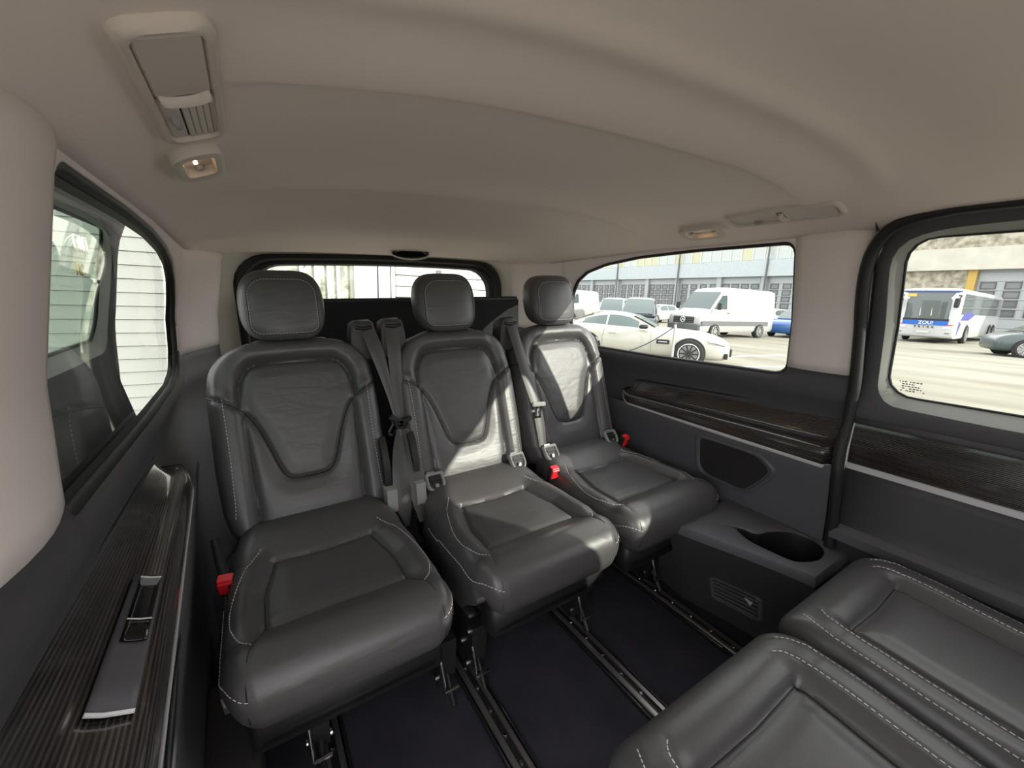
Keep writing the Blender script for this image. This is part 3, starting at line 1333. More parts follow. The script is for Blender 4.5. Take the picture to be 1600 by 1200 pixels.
def seat_meshes():
    if _seat_cache:
        return _seat_cache
    c = _seat_cache

    def me(key, mb, m, smooth=60):
        o = mb.build(key, m, smooth=smooth)
        c[key] = o.data
        bpy.data.objects.remove(o)
    me('backrest', BACK.mesh(), LEATHER, 55)
    me('cushion', CUSH.mesh(), LEATHER, 55)
    o20 = .02      # path starts .02 below t=0

    def sh(pl):
        return [(x, t + o20) for x, t in pl]
    mb = MB()
    for pl in both(Y_SEAM):
        BACK.seam(mb, sh(pl)[::3], .0018, .001)
    for pl in both(V_GROOVE):
        BACK.seam(mb, sh(pl), .0013, .0)
    me('back_piping', mb, BLACK)
    mb = MB()
    for pl in both(B_STITCH):
        BACK.stitch(mb, sh(pl), .0008)
    me('back_stitching', mb, THREAD)
    mb = MB()
    for pl in (*both(C_SIDE), *both(C_TR_F), *both(C_TR_B), *both(C_FRONT)):
        CUSH.seam(mb, pl, .0013, .0)
    me('cushion_piping', mb, BLACK)
    mb = MB()
    for pl in (*both(C_BOL), *both(C_SIDEST)):
        CUSH.stitch(mb, pl, .0009)
    me('cushion_stitching', mb, THREAD)
    me('cushion2', CUSH2.mesh(), LEATHER, 55)
    mb = MB()
    for pl in (*both(D_SIDE), *both(D_TR_F)):
        CUSH2.seam(mb, pl, .0015, .0008)
    me('cushion2_piping', mb, BLACK)
    mb = MB()
    for pl in (*both(D_BOL), *both(D_OUT)):
        CUSH2.stitch(mb, pl, .0010, .0055, .0030)
    me('cushion2_stitching', mb, THREAD)
    me('headrest', headrest_mesh(), LEATHER, 180)
    mb = MB()
    ring = resample(rrect(-.093, .093, -.083, .080, [.050, .050, .030, .030], 8), 90)
    mb.tube([(x, head_front(x, z) - .0008, z) for x, z in ring], .0013, 5, closed=True)
    me('head_piping', mb, mat('dark seam', (.05, .05, .05), .6))
    mb = MB()
    for k in range(0, 210, 3):
        rr = resample(rrect(-.0895, .0895, -.0795, .0765, [.047, .047, .027, .027], 8), 210)
        a, b = rr[k], rr[(k + 2) % 210]
        mb.tube([(x, head_front(x, z) - .0012, z) for x, z in (a, b)], .0006, 4)
    me('head_stitching', mb, THREAD)
    mb = MB()
    mb.tube([(0, 0, -.06), (0, 0, .05)], .006, 10)
    me('post', mb, STEEL)
    # frame under the cushion
    mb = MB()
    mb.box(-.19, .19, .80, 1.30, .215, .255, bev=.012)
    mb.box(-.20, .20, 1.22, 1.38, .20, .40, bev=.02)
    mb.box(-.20, .20, .80, .88, .20, .30, bev=.015)
    me('base_frame', mb, BLACK)
    mb = MB()
    # leg bracket at local x=0 (placed at rail), y .84-1.25
    mb.box(-.016, .016, .90, 1.30, .03, .22, bev=.006)
    mb.prism([(.86, .21), (.95, .21), (.95, .05), (.905, .035), (.875, .09)], lambda y, z, d: (d, y, z), -.022, .022)
    mb.tube([(.0, .93, .17), (.0, .84, .025)], .008, 6)
    me('leg', mb, BLACK)
    mb = MB()
    mb.lathe([(0, -.004), (.009, -.004), (.009, .004), (0, .004)], 8, Matrix.Rotation(R_(90), 4, 'Y'))
    me('bolt', mb, STEEL)
    mb = MB()
    mb.tube([(-.02, .868, .15), (-.02, .85, .09), (-.02, .85, .065), (.02, .85, .065)], .0045, 6)
    me('release_lever', mb, STEEL)
    # child seat anchor cover
    mb = MB()
    out = rrect(-.030, .030, -.033, .033, [.006, .006, .03, .03], 6)
    P = []
    for x, z in resample(out, 40):
        P.append([(x * q, y, z * q) for q, y in ((1.08, .010), (1.04, -.002), (.92, -.005), (.80, -.002), (.74, .012))])
    mb.grid(P, closed_u=True)
    me('anchor_frame', mb, GREYP)
    mb = MB().box(-.024, .024, .004, .016, -.022, .030)
    mb.box(-.020, .020, -.004, .006, .006, .012)
    me('anchor_recess', mb, BLACK)
    mb = MB()
    mb.lathe([(0, 0), (.007, 0), (.007, .006), (0, .007)], 10, Matrix.Translation((0, .002, -.012)) @ Matrix.Rotation(R_(90), 4, 'X'))
    me('anchor_pin', mb, STEEL)
    mb = MB()
    mb.box(-.026, .0, -.006, -.002, .032, .037)
    me('anchor_clip', mb, STEEL)
    mb = MB()
    mb.prism([(1.232, .478), (1.228, .415), (1.235, .400), (1.295, .395), (1.30, .478)], lambda y, z, d: (d, y, z), -.016, .016)
    me('hinge_cover', mb, GREYP)
    mb = MB()
    mb.prism([(1.29, .60), (1.265, .54), (1.27, .47), (1.33, .47), (1.345, .54), (1.335, .60), (1.315, .63)], lambda y, z, d: (d, y, z), -.010, .010)
    me('recliner_cover', mb, BLACK)
    return c


def child(par, name, me, loc=(0, 0, 0), rot=None, label=None):
    o = bpy.data.objects.new(name, me)
    COL.objects.link(o)
    o.parent = par
    o.location = loc
    if rot:
        o.rotation_euler = rot
    if label:
        o['label'] = label
    if name in ('stitching', 'seam_piping'):
        o['kind'] = 'stuff'
    return o


def make_seat(cx, label, group, legs, anchors, hinge, yaw=0.0, loc=None, kind=''):
    c = seat_meshes()
    root = thing('passenger_seat', label, 'seat', loc if loc else (cx, 0, 0), group)
    root.rotation_euler = (0, 0, yaw)
    cu = child(root, 'cushion', c['cushion' + kind])
    child(cu, 'seam_piping', c['cushion' + kind + '_piping'])
    child(cu, 'stitching', c['cushion' + kind + '_stitching'], label='white stitching')
    bk = child(root, 'backrest', c['backrest'])
    if kind:
        bk.scale = (.95, 1, 1)
    child(bk, 'seam_piping', c['back_piping'])
    child(bk, 'stitching', c['back_stitching'], label='white stitching')
    hd = child(root, 'headrest', c['headrest'], (-.012, 1.475, 1.049))
    child(hd, 'seam_piping', c['head_piping'])
    child(hd, 'stitching', c['head_stitching'])
    for sx in (-.055, .055):
        child(hd, 'post', c['post'], (sx, .012, -.10), label='chrome headrest post')
    child(root, 'base_frame', c['base_frame'])
    for lx in legs:
        lg = child(root, 'leg', c['leg'], (lx, 0, 0))
        for by, bz in ((.885, .185), (.90, .07), (.93, .12)):
            for bx in (-.024, .024):
                child(lg, 'bolt', c['bolt'], (bx, by, bz))
        child(lg, 'release_lever', c['release_lever'])
    for ax in anchors:
        an = child(root, 'child_seat_anchor', c['anchor_frame'], (ax, 1.245, .462), (R_(-38), 0, 0), label='grey child seat anchor cover')
        child(an, 'recess', c['anchor_recess'])
        child(an, 'pin', c['anchor_pin'])
        child(an, 'clip', c['anchor_clip'])
    for hx in hinge:
        child(root, 'hinge_cover', c['hinge_cover'], (hx, 0, 0), label='light grey hinge cover')
        child(root, 'recliner_cover', c['recliner_cover'], (hx + (.012 if hx > 0 else -.012) * 0, 0, 0))
    return root


S1, S2, S3 = .108, .640, 1.128
seat1 = make_seat(S1, 'black leather rear seat standing alone by the switch panel armrest', 'rear row seats', (-.08, .235), (), (.215,))
seat2 = make_seat(S2, 'middle black leather rear seat half in sunlight', 'rear row seats', (-.205, .17), (-.165, .165), (-.222,))
seat3 = make_seat(S3, 'sunlit black leather rear seat beside the speaker wall', 'rear row seats', (.03,), (-.165, .165), ())
# second row, facing the rear row
seat4 = make_seat(.655, 'black leather cushioned seat facing backwards in the near right foreground', 'second row seats', (-.13, .13), (), (), math.pi, (.643, 1.112, 0), '2')
seat4.location.x = .622
seat4.scale = (1.13, 1, 1)
seat5 = make_seat(1.122, 'black leather rear facing seat next to the sliding door panel', 'second row seats', (-.13, .05), (), (), math.pi, (1.110, 1.112, 0), '2')


# ------------------------------------------------------------------ floor rails
def rail_bolt():
    mb = MB()
    mb.lathe([(0, .006), (.0045, .006), (.006, .003), (.006, 0)], 8)
    o = mb.build('rail_bolt', STEEL, smooth=40)
    m = o.data
    bpy.data.objects.remove(o)
    return m


RB = rail_bolt()
for k, (x, lab) in enumerate(((.053, 'black floor rail ending under the lone rear seat'), (.425, 'black floor rail running between the lone seat and the double seats'),
                              (.800, 'black floor rail in the middle of the open carpet'), (1.163, 'black floor rail beside the carpeted side panel'))):
    r = thing('floor_rail', lab, 'rail', (x, 0, 0), 'floor seat rails')
    y0, y1 = -.5, 1.9
    MB().box(-.034, .034, y0, y1, 0, .004).build('bed', GLOSSB, r)
    for sx in (-1, 1):
        mb = MB()
        mb.prism([(sx * .009, .004), (sx * .009, .013), (sx * .019, .013), (sx * .022, .010), (sx * .022, .004)], lambda a, b, d: (a, d, b), y0, y1)
        mb.build('track_lip', METAL, r)
        mb = MB()
        mb.prism([(sx * .026, .002), (sx * .027, .008), (sx * .033, .008), (sx * .034, .002)], lambda a, b, d: (a, d, b), y0, y1)
        mb.build('edge_strip', BLACK, r)
    MB().box(-.009, .009, y0, y1, .003, .0055).build('slot', BLACK, r)
    for q in range(7):
        child(r, 'bolt', RB, (0, .46 + q * .075 + .03 * (k % 2), .005))
    for sx, ya in ((-1, .70), (1, .78)):
        mb = MB().tube([(sx * .030, ya, .009), (sx * .030, ya - .12, .009)], .0016, 6)
        mb.build('guide_pin', STEEL, r)


# ------------------------------------------------------------------ belts
def ribbon(mb, pts, th=.0022):
    """pts: (x,y,z,width); broad face towards -y"""
    P = catmull(pts, 8)
    G = []
    n = len(P)
    for i, (x, y, z, w) in enumerate(P):
        a = np.array(P[max(i - 1, 0)][:3])
        b = np.array(P[min(i + 1, n - 1)][:3])
        t = Vector(b - a).normalized()
        nrm = Vector((0, -1, .2))
        nrm = (nrm - t * nrm.dot(t)).normalized()
        s = t.cross(nrm).normalized()
        c = Vector((x, y, z))
        w = max(w, .003)
        row = []
        for u, h in ((-.5, 0), (-.25, .35), (0, .5), (.25, .35), (.5, 0), (.25, -.2), (-.25, -.2)):
            row.append(tuple(c + s * (u * w) + nrm * (h * (th + w * .10))))
        G.append(row)
    mb.grid(G, closed_v=True)
    mb.ngon(G[0])
    mb.ngon(G[-1])


def belt(label, guide, upper, lower, tong, tang=0.0, grip=None):
    g = Vector(guide)
    r = thing('seat_belt', label, 'seat belt', guide, 'rear row seat belts')

    def b(mb, n, m, par=r, **k):
        mb.v = [tuple(Vector(p) - g) for p in mb.v]
        return mb.build(n, m, par, **k)
    gx, gy, gz = guide
    mb = MB()
    # hooded guide: hump with a mouth
    prof = [(-.048, -.10), (-.044, -.03), (-.038, .010), (-.022, .020), (.022, .022), (.036, .012), (.044, -.03), (.05, -.10)]
    G = []
    for yy, sc, dz in ((-.030, .80, -.006), (-.026, .95, .0), (.0, 1.0, .003), (.03, 1.0, .0), (.045, .92, -.01)):
        G.append([(gx + a * sc, gy + yy, gz + c * (1 if c < 0 else sc) + dz) for a, c in prof])
    mb.grid(G)
    mb.ngon(G[0])
    mb.ngon(G[-1])
    gd = b(mb, 'shoulder_guide', mat('belt guide plastic', (.022, .021, .021), .5), smooth=50)
    mb = MB()
    mb.tube([(gx - .026, gy - .031, gz + .002), (gx, gy - .034, gz - .003), (gx + .026, gy - .031, gz + .002)], .006, 8)
    b(mb, 'guide_mouth', BLACK, gd, smooth=60)
    mb = MB()
    ribbon(mb, upper)
    b(mb, 'shoulder_strap', WEB, smooth=60)
    mb = MB()
    ribbon(mb, lower)
    b(mb, 'lap_strap', WEB, smooth=60)
    tx, ty, tz = tong
    M = Matrix.Translation(tong) @ Matrix.Rotation(tang, 4, 'Y')
    mb = MB()
    mb.box(-.032, .032, -.010, .004, -.008, .010, M, bev=.004)
    b(mb, 'tongue_grip', grip or GREYP)
    mb = MB()
    for x0, x1, z0, z1 in ((-.013, -.007, -.055, -.006), (.007, .013, -.055, -.006), (-.013, .013, -.055, -.046), (-.018, .018, -.016, -.006)):
        mb.box(x0, x1, -.006, -.003, z0, z1, M)
    b(mb, 'tongue', STEEL)


belt('black belt hanging beside the lone rear seat', (.322, 1.475, .972),
     [(.335, 1.44, .962, .045), (.350, 1.415, .90, .046), (.366, 1.395, .82, .034), (.380, 1.375, .735, .022), (.388, 1.36, .668, .016)],
     [(.386, 1.335, .640, .014), (.374, 1.30, .575, .044), (.364, 1.265, .50, .056), (.360, 1.24, .42, .052), (.364, 1.225, .345, .016)],
     (.388, 1.352, .665), .55, BLACK)
belt('black belt clipped along the edge of the middle rear seat', (.420, 1.475, .975),
     [(.414, 1.44, .965, .050), (.410, 1.415, .89, .046), (.407, 1.395, .80, .040), (.405, 1.37, .70, .034), (.406, 1.362, .655, .030)],
     [(.411, 1.34, .635, .028), (.414, 1.30, .565, .048), (.414, 1.265, .49, .058), (.412, 1.24, .42, .048), (.412, 1.225, .345, .016)],
     (.406, 1.352, .660), -.25, BLACK)
belt('black belt with its steel tongue hanging beside the sunlit rear seat', (.893, 1.475, .962),
     [(.896, 1.44, .95, .046), (.906, 1.40, .86, .046), (.921, 1.365, .76, .046), (.935, 1.335, .68, .046), (.940, 1.322, .645, .044)],
     [(.942, 1.315, .62, .044), (.944, 1.295, .55, .042), (.942, 1.275, .48, .032), (.940, 1.255, .425, .016), (.938, 1.245, .40, .008)],
     (.940, 1.310, .650), .08)


def buckle(label, base, top, rot=0.0, scale=1.0):
    r = thing('seat_belt_buckle', label, 'buckle', base, 'red belt buckles')
    t = Vector(top) - Vector(base)
    mb = MB().tube([(0, 0, 0), tuple(t * .5 + Vector((0, -.01, 0))), tuple(t * .9)], .011, 8, flat=.5)
    mb.build('stalk', BLACK, r, smooth=60)
    M = Matrix.Translation(t) @ Matrix.Rotation(rot, 4, 'Z') @ Matrix.Rotation(R_(18), 4, 'X')
    mb = MB().box(-.018, .018, -.012, .014, -.035, .018, M, bev=.004)
    mb.build('housing', BLACK, r)
    mb = MB().box(-.0165, .0165, -.017, -.008, -.022, .017, M, bev=.003)
    mb.box(-.016, .016, -.012, .010, .016, .022, M, bev=.002)
    b = mb.build('release_button', RED, r)
    b['label'] = 'bright red release button'
    mb = MB().box(.008, .0125, -.0185, -.016, -.005, .012, M)
    mb.build('slot', BLACK, b)


buckle('red belt buckle hanging at the wall side of the lone seat', (-.14, 1.24, .46), (-.118, 1.115, .405), -.2)
buckle('red belt buckle between the middle and sunlit rear seats', (.912, 1.26, .30), (.902, 1.155, .432), 0)
buckle('red belt buckle by the wall at the sunlit rear seat', (1.345, 1.29, .34), (1.318, 1.20, .462), .2)


# ------------------------------------------------------------------ ceiling fittings
def ceil_frame(x, y, tilt_x, side):
    """matrix: local x across (towards wall = -x*side), local y along van, local z into the cabin (down)"""
    z = ceil_z(x, y)
    e = .03
    gx = (ceil_z(x + e, y) - ceil_z(x - e, y)) / (2 * e)
    gy = (ceil_z(x, y + .1) - ceil_z(x, y - .1)) / .2
    n = Vector((gx, gy, -1)).normalized()
    ly = (Vector((0, 1, gy))).normalized()
    lx = ly.cross(n).normalized()
    return Matrix((lx, ly, n)).transposed().to_4x4(), Vector((x, y, z))


def ceil_vent(x, y, side, label):
    Rm, p = ceil_frame(x, y, 0, side)
    r = thing('ceiling_air_vent', label, 'air vent', group='ceiling air vents', M=Matrix.Translation(p) @ Rm)
    # local: lx points ... normal into cabin = +z
    L, Wd = .148, .036
    N = 64
    out = resample(rrect(-Wd, Wd, -L, L, .016, 6), N)
    P = []
    for a, b in out:
        row = []
        for d, z in ((0, -.004), (.0, .006), (.004, .010), (.009, .0095), (.011, .003)):
            qx = a * (1 - d / Wd)
            qy = b * (1 - d / L)
            row.append((qx, qy, z))
        P.append(row)
    MB().grid(P, closed_u=True).build('frame', LPLAST, r, smooth=50)
    MB().box(-Wd + .010, Wd - .010, -L + .010, L - .010, -.004, .001).build('backing', BLACK, r)
    s = side
    # flap towards the front (-y), louvres towards the rear
    MB().box(-Wd + .0105, Wd - .0105, -L + .014, -.012, .000, .008, bev=.002).build('flap', LPLAST, r)
    mb = MB()
    G = []
    for t in np.linspace(-1, 1, 13):
        yy = -.010 + .007 * (1 - t * t) * (1 if abs(t) < .75 else .4)
        G.append([(t * (Wd - .013), yy - .008, .007), (t * (Wd - .013), yy, .0125), (t * (Wd - .013), yy + .003, .006)])
    mb.grid(G)
    mb.build('flap_grip', LPLAST, r, smooth=50, solid=.003)
    # louvre plate on the wall side with thumb wheel
    wx = -1 if s < 0 else 1
    wall_sgn = r.matrix_world.to_3x3() @ Vector((1, 0, 0))
    ws = 1 if wall_sgn.x * s > 0 else -1
    x0, x1 = sorted((ws * (Wd - .0105), ws * (Wd - .028)))
    MB().box(x0, x1, .004, L - .014, .0, .005, bev=.001).build('side_plate', LPLAST, r)
    M = Matrix.Translation((ws * (Wd - .020), .065, .004)) @ Matrix.Rotation(R_(90), 4, 'Y')
    mb = MB().lathe([(0, -.003), (.011, -.003), (.012, 0), (.011, .003), (0, .003)], 16, M)
    mb.build('thumb_wheel', GREYP, r, smooth=40)
    n = 4
    for k in range(n + 1):
        xx = ws * (Wd - .0300) - ws * k * (2 * Wd - .030 - .014) / n
        mb = MB()
        a, b_ = sorted((xx, xx - ws * .0065))
        mb.box(a, b_, .004, L - .014, -.002, .006, bev=.0012)
        mb.build('louvre', LPLAST, r)


VL, VR = -.030, 1.272
ceil_vent(VL, .592, -1, 'pale grey slatted ceiling vent above the near pillar')
ceil_vent(VR, .650, 1, 'pale grey slatted ceiling vent above the rear side window')


def ceil_lamp(x, y, side, label):
    Rm, p = ceil_frame(x, y, 0, side)
    r = thing('reading_lamp', label, 'lamp', group='ceiling reading lamps', M=Matrix.Translation(p) @ Rm)
    L, Wd = .082, .036
    out = resample(rrect(-Wd, Wd, -L, L, .033, 8), 64)
    inn = resample(rrect(-Wd * .58, Wd * .58, -L * .62, L * .62, .012, 8), 64)
    P = []
    for (a, b), (c, d) in zip(out, inn):
        row = [(a, b, -.004), (a * .99, b * .99, .008), (a * .94, b * .95, .014), ((a * .6 + c * .4), (b * .6 + d * .4), .015), (c * 1.04, d * 1.03, .013), (c, d, .006), (c * .92, d * .95, -.012)]
        P.append(row)
    MB().grid(P, closed_u=True).build('bezel', LPLAST, r, smooth=50)
    mb = MB()
    G = []
    for (c, d) in inn:
        G.append([(c * .95, d * .96, -.010), (c * .7, d * .8, -.016), (0.001 * c, .001 * d, -.017)])
    mb.grid(G, closed_u=True)
    mb.build('reflector', LENS, r, smooth=60)
    for sy in (-1, 1):
        mb = MB().lathe([(0, -.006), (.006, -.005), (.008, 0), (.006, .006), (0, .008)], 12, Matrix.Translation((0, sy * .040, .0)))
        mb.build('bulb_cap', GREYP, r, smooth=60)
    mb = MB().tube([(.003, -.026, -.004), (.003, .026, -.004)], .005, 10)
    mb.build('bulb', BULB, r, smooth=60)['label'] = 'glowing warm festoon bulb'


ceil_lamp(-.038, .865, -1, 'lit oval ceiling lamp above the lone rear seat')
ceil_lamp(1.306, .905, 1, 'lit oval ceiling lamp at the rear side window')

# dark lamp in the rear header
r = thing('rear_lamp', 'small unlit black lens lamp in the rear header', 'lamp', (.70, 2.04, 1.262))
mb = MB().lathe([(0, .010), (.06, .009), (.085, .005), (.090, 0), (.08, -.004)], 28, Matrix.Rotation(R_(115), 4, 'X') @ Matrix.Scale(.30, 4, (0, 1, 0)))
mb.build('lens', GLOSSB, r, smooth=60)
mb = MB().tube([(.095 * math.cos(t), -.001, .028 * math.sin(t)) for t in np.linspace(0, 2 * math.pi, 28, endpoint=False)], .004, 6, closed=True)
mb.build('bezel', LPLAST, r, smooth=60)


# ------------------------------------------------------------------ right sliding door (closed) and left one (slid open)
DOORT = [(0.0, .79), (.30, .79), (.38, .79), (.41, .775), (.43, .795), (.58, .800), (.62, .80), (.72, .806), (.78, .815), (.82, .835), (1.0, .822), (1.18, .785), (1.22, .770), (1.27, .735)]


def ddist(z):
    return lerp_tab(DOORT, z)


def sliding_door(name, s, dy, doff, label, wz0, wz1, wy1, glass, with_lower, edge_y):
    root = bpy.data.objects.new(name, None)
    COL.objects.link(root)
    root.location = (XC + s * (.83 + doff), dy, 0)
    bpy.context.view_layer.update()
    struct(root, label, 'door')

    def b(mb, n, m, par=root, **k):
        o = mb.build(n, m, None, **k)
        o.parent = par
        o.matrix_parent_inverse = par.matrix_world.inverted()
        return o
    X = lambda z, off=0.0: XC + s * (ddist(z) + doff - off)
    Y0 = dy - .70
    win = resample(rrect(Y0 + .08, wy1, wz0, wz1, .055, 8), 120)
    top = 1.268
    outr = resample(rrect(Y0, edge_y, .74, top, [.11, .05, .001, .001], 8), 120)
    cy, cz = (Y0 + .08 + wy1) / 2, (wz0 + wz1) / 2
    ang = lambda p: math.atan2((p[1] - cz) * 2.2, p[0] - cy)
    win = sorted(win, key=ang)
    outr = sorted(outr, key=ang)
    P = []
    for (a, c), (e, f) in zip(outr, win):
        d = math.hypot(e - a, f - c) + 1e-6
        row = []
        for t, off in ((0, -.02), (0, .0), (.15, .006), (.5, .006), (max(.55, 1 - .030 / d), .004)):
            y, z = a + (e - a) * t, c + (f - c) * t
            row.append((X(z, off), y, z))
        P.append(row)
    b(MB().grid(P, closed_u=True), 'window_surround', DPLAST, smooth=40)
    P2 = []
    for row, (e, f) in zip(P, win):
        p = row[-1]
        z = f
        P2.append([p, (p[0] + s * .004 + (X(z) - p[0]) * .3, p[1] + (e - p[1]) * .3, p[2] + (f - p[2]) * .3), (X(z, -.016), e, f)])
    b(MB().grid(P2, closed_u=True), 'window_reveal', mat('grey green reveal plastic', (.27, .28, .255), .55), smooth=60)
    mb = MB().tube([(X(f, -.016), e, f) for e, f in win], .0035, 6, closed=True)
    b(mb, 'glass_seal', BLACK, smooth=60)
    # pane
    ys = np.linspace(Y0 + .078, wy1 + .002, 9)
    mb = MB().grid([[(X(z, -.019), y, z) for z in np.linspace(wz0 - .002, wz1 + .002, 7)] for y in ys])
    g = b(mb, 'glass_pane', glass, smooth=180)
    if not with_lower:
        mb = MB().grid([[(X(z), y, z) for z in (.74, .6, .45, .3, .15, 0.0)] for y in np.linspace(Y0, edge_y, 6)])
        b(mb, 'door_panel', DPLAST, smooth=60, solid=.02, solid_off=0)
        return root, g, X
    zs = [.745, .735, .728]
    mb = MB().grid([[(X(z), y, z) for z in (.745, .735, .728)] for y in np.linspace(Y0, edge_y - .012, 8)])
    zs2 = [.60, .57, .5, .46, .435, .425, .42, .405, .39, .36, .25, .1, 0]
    mb.grid([[(X(z) if z > .43 or z < .38 else X(z, .0), y, z) for z in zs2] for y in np.linspace(Y0, edge_y - .012, 8)])
    b(mb, 'door_panel', DPLAST, smooth=50, solid=.012, solid_off=0)
    P = [[(X(z, .004 + .004 * math.sin(math.pi * (z - .612) / .116)), y, z) for z in np.linspace(.612, .728, 14)] for y in np.linspace(edge_y - .014, Y0, 24)]
    o = MB().grid(P).build('wood_inlay', WOOD, None, smooth=60, fixn=False)
    grid_uv(o, P)
    o.parent = root
    o.matrix_parent_inverse = root.matrix_world.inverted()
    mb = MB()
    for z0, z1 in ((.594, .614),):
        mb.grid([[(X(z0, -.002), y, z0), (X(z0, .008), y, z0 + .002), (X(z1, .009), y, z1 - .002), (X(z1, -.002), y, z1)] for y in (edge_y - .014, Y0)])
    b(mb, 'chrome_strip', CHROME)
    mb = MB().tube([(X(.729, .003), y, .730) for y in (edge_y - .014, Y0)], .003, 6)
    b(mb, 'inlay_edge', BLACK)
    mb = MB().grid([[(X(.43), y, .432), (X(.43, .018), y, .424), (X(.42, .024), y, .412), (X(.40, .020), y, .385)] for y in np.linspace(Y0, edge_y - .014, 6)])
    b(mb, 'pocket_ledge', MATS['tray plastic'], smooth=30)
    # etched glass mark
    mb = MB()
    rnd = random.Random(3)
    for rr in range(5):
        y = .385
        while y > .335:
            w = rnd.uniform(.002, .006)
            z = .855 - rr * .006
            if rnd.random() < .7:
                mb.add([(X(z, -.017), y, z), (X(z, -.017), y - w, z), (X(z, -.017), y - w, z + .003), (X(z, -.017), y, z + .003)], [(0, 1, 2, 3)])
            y -= w + .002
    o = b(mb, 'glass_etching', mat('grey etching', (.2, .22, .2), .8))
    o['kind'] = 'stuff'
    return root, g, X


door_r, _, DX = sliding_door('door_1', 1, 0.0, .0, 'closed sliding door with wide window ribbed wood strip and bright chrome line', .815, 1.218, .408, GLASS, True, .462)
# rubber seal around the right door opening
mb = MB()
pl = [(-.6, 1.272), (.2, 1.272), (.34, 1.268), (.42, 1.250), (.462, 1.205), (.478, 1.14), (.480, 1.05), (.474, .95), (.468, .85), (.466, .76), (.462, .66), (.452, .58), (.448, .48), (.446, .36), (.44, .2), (.43, .02)]
SEALT = [(0, .775), (.40, .775), (.50, .765), (.60, .755), (.66, .775), (.72, .805), (.80, .81), (1.0, .805), (1.2, .765), (1.25, .745), (1.275, .725)]
for s in (1,):
    mb = MB()
    mb.tube([(XC + s * (lerp_tab(SEALT, z)), y, z) for y, z in catmull(pl, 6)], .015, 8)
    o = mb.build('trim_1' if s > 0 else 'trim_2', RUBBER, smooth=60)
    struct(o, 'black rubber door seal beside the %s' % ('closed sliding door' if s > 0 else 'near left pillar'), 'trim')
# jamb filling behind the seal on the right
mb = MB().grid([[(XC + lerp_tab(SEALT, z) + .0, .462, z), (XC + .86, .462, z)] for z in np.linspace(0, 1.27, 20)])
o = mb.build('trim_3', BLACK)
struct(o, 'black door jamb behind the rubber seal', 'trim')

mb = MB().grid([[(XC + lerp_tab(SEALT, z) + .03, y, z) for z in np.linspace(0, 1.275, 12)] for y in np.linspace(-.70, -1.7, 6)])  # unseen solid panel added here to keep sun off the second row
o = mb.build('wall_front_sun_block', DPLAST, smooth=60, solid=.03, solid_off=0)
struct(o, 'unseen front door and pillar panel left windowless to block the sun', 'wall')

door_l, pane_l, LX = sliding_door('door_2', -1, .93, .085, 'open sliding door slid back outside the left rear window', .985, 1.228, 1.335, GLASS_T, False, 1.415)


def text_obj(name, body, size, m, parent, M, ext=.001, align='CENTER', bold=0.0):
    cu = bpy.data.curves.new(name, 'FONT')
    cu.body = body
    cu.size = size
    cu.extrude = ext
    cu.offset = bold
    cu.align_x = align
    cu.align_y = 'CENTER'
    t = bpy.data.objects.new(name, cu)
    COL.objects.link(t)
    bpy.context.view_layer.update()
    me = bpy.data.meshes.new_from_object(t)
    bpy.data.objects.remove(t)
    me.materials.clear()
    me.materials.append(m)
    o = bpy.data.objects.new(name, me)
    COL.objects.link(o)
    o.parent = parent
    if parent is not None:
        bpy.context.view_layer.update()
        o.matrix_parent_inverse = parent.matrix_world.inverted()
    o.matrix_world = M
    return o


# lettering on the open door's glass reads right way round from outside, mirrored from in here
for body, y, z, sz, m in (('nin', 1.185, 1.190, .075, mat('white film', (.85, .85, .82), .6)), ('ON', 1.205, 1.135, .036, mat('gold film', (.75, .6, .3), .5))):
    M = Matrix.Translation((LX(z) - .015, y, z)) @ Matrix(((0, 0, -1, 0), (-1, 0, 0, 0), (0, 1, 0, 0), (0, 0, 0, 1)))
    o = text_obj('lettering', body, sz, m, door_l, M)
mb = MB().box(-.001, .001, -.08, .08, -.002, .002)
o = mb.build('lettering_rule', MATS['white film'])
o.parent = door_l
o.matrix_parent_inverse = door_l.matrix_world.inverted()
o.matrix_world = Matrix.Translation((LX(1.158) - .015, 1.17, 1.158))


# ------------------------------------------------------------------ outside: level frame (the van itself stands tilted on the yard)
_al = R_(2.58)
EXT = Matrix.Translation((.6, 0, -.47)) @ Matrix(((math.cos(_al), 0, math.sin(_al)), (0, 1, 0), (-math.sin(_al), 0, math.cos(_al)))).to_4x4()


def ext_m(x, y, z=0.0, heading=0.0):
    return EXT @ Matrix.Translation((x, y, z)) @ Matrix.Rotation(heading, 4, 'Z')


def ground_mat():
    m = bpy.data.materials.new('sandy concrete yard')
    m.use_nodes = True
    nt = m.node_tree
    b = nt.nodes['Principled BSDF']
    b.inputs['Roughness'].default_value = .95
    tc = nt.nodes.new('ShaderNodeTexCoord')
    mp = nt.nodes.new('ShaderNodeMapping')
    mp.inputs['Rotation'].default_value = (0, 0, R_(25))
    mp.inputs['Scale'].default_value = (.5, .16, 1)
    nt.links.new(tc.outputs['Object'], mp.inputs[0])
    n = nt.nodes.new('ShaderNodeTexNoise')
    n.inputs['Scale'].default_value = 1.4
    n.inputs['Detail'].default_value = 8
    nt.links.new(mp.outputs[0], n.inputs['Vector'])
    r = nt.nodes.new('ShaderNodeValToRGB')
    r.color_ramp.elements[0].position = .30
    r.color_ramp.elements[0].color = (.150, .135, .098, 1)
    r.color_ramp.elements[1].position = .62
    r.color_ramp.elements[1].color = (.245, .232, .188, 1)
    nt.links.new(n.outputs['Fac'], r.inputs[0])
    nt.links.new(r.outputs[0], b.inputs['Base Color'])
    return m


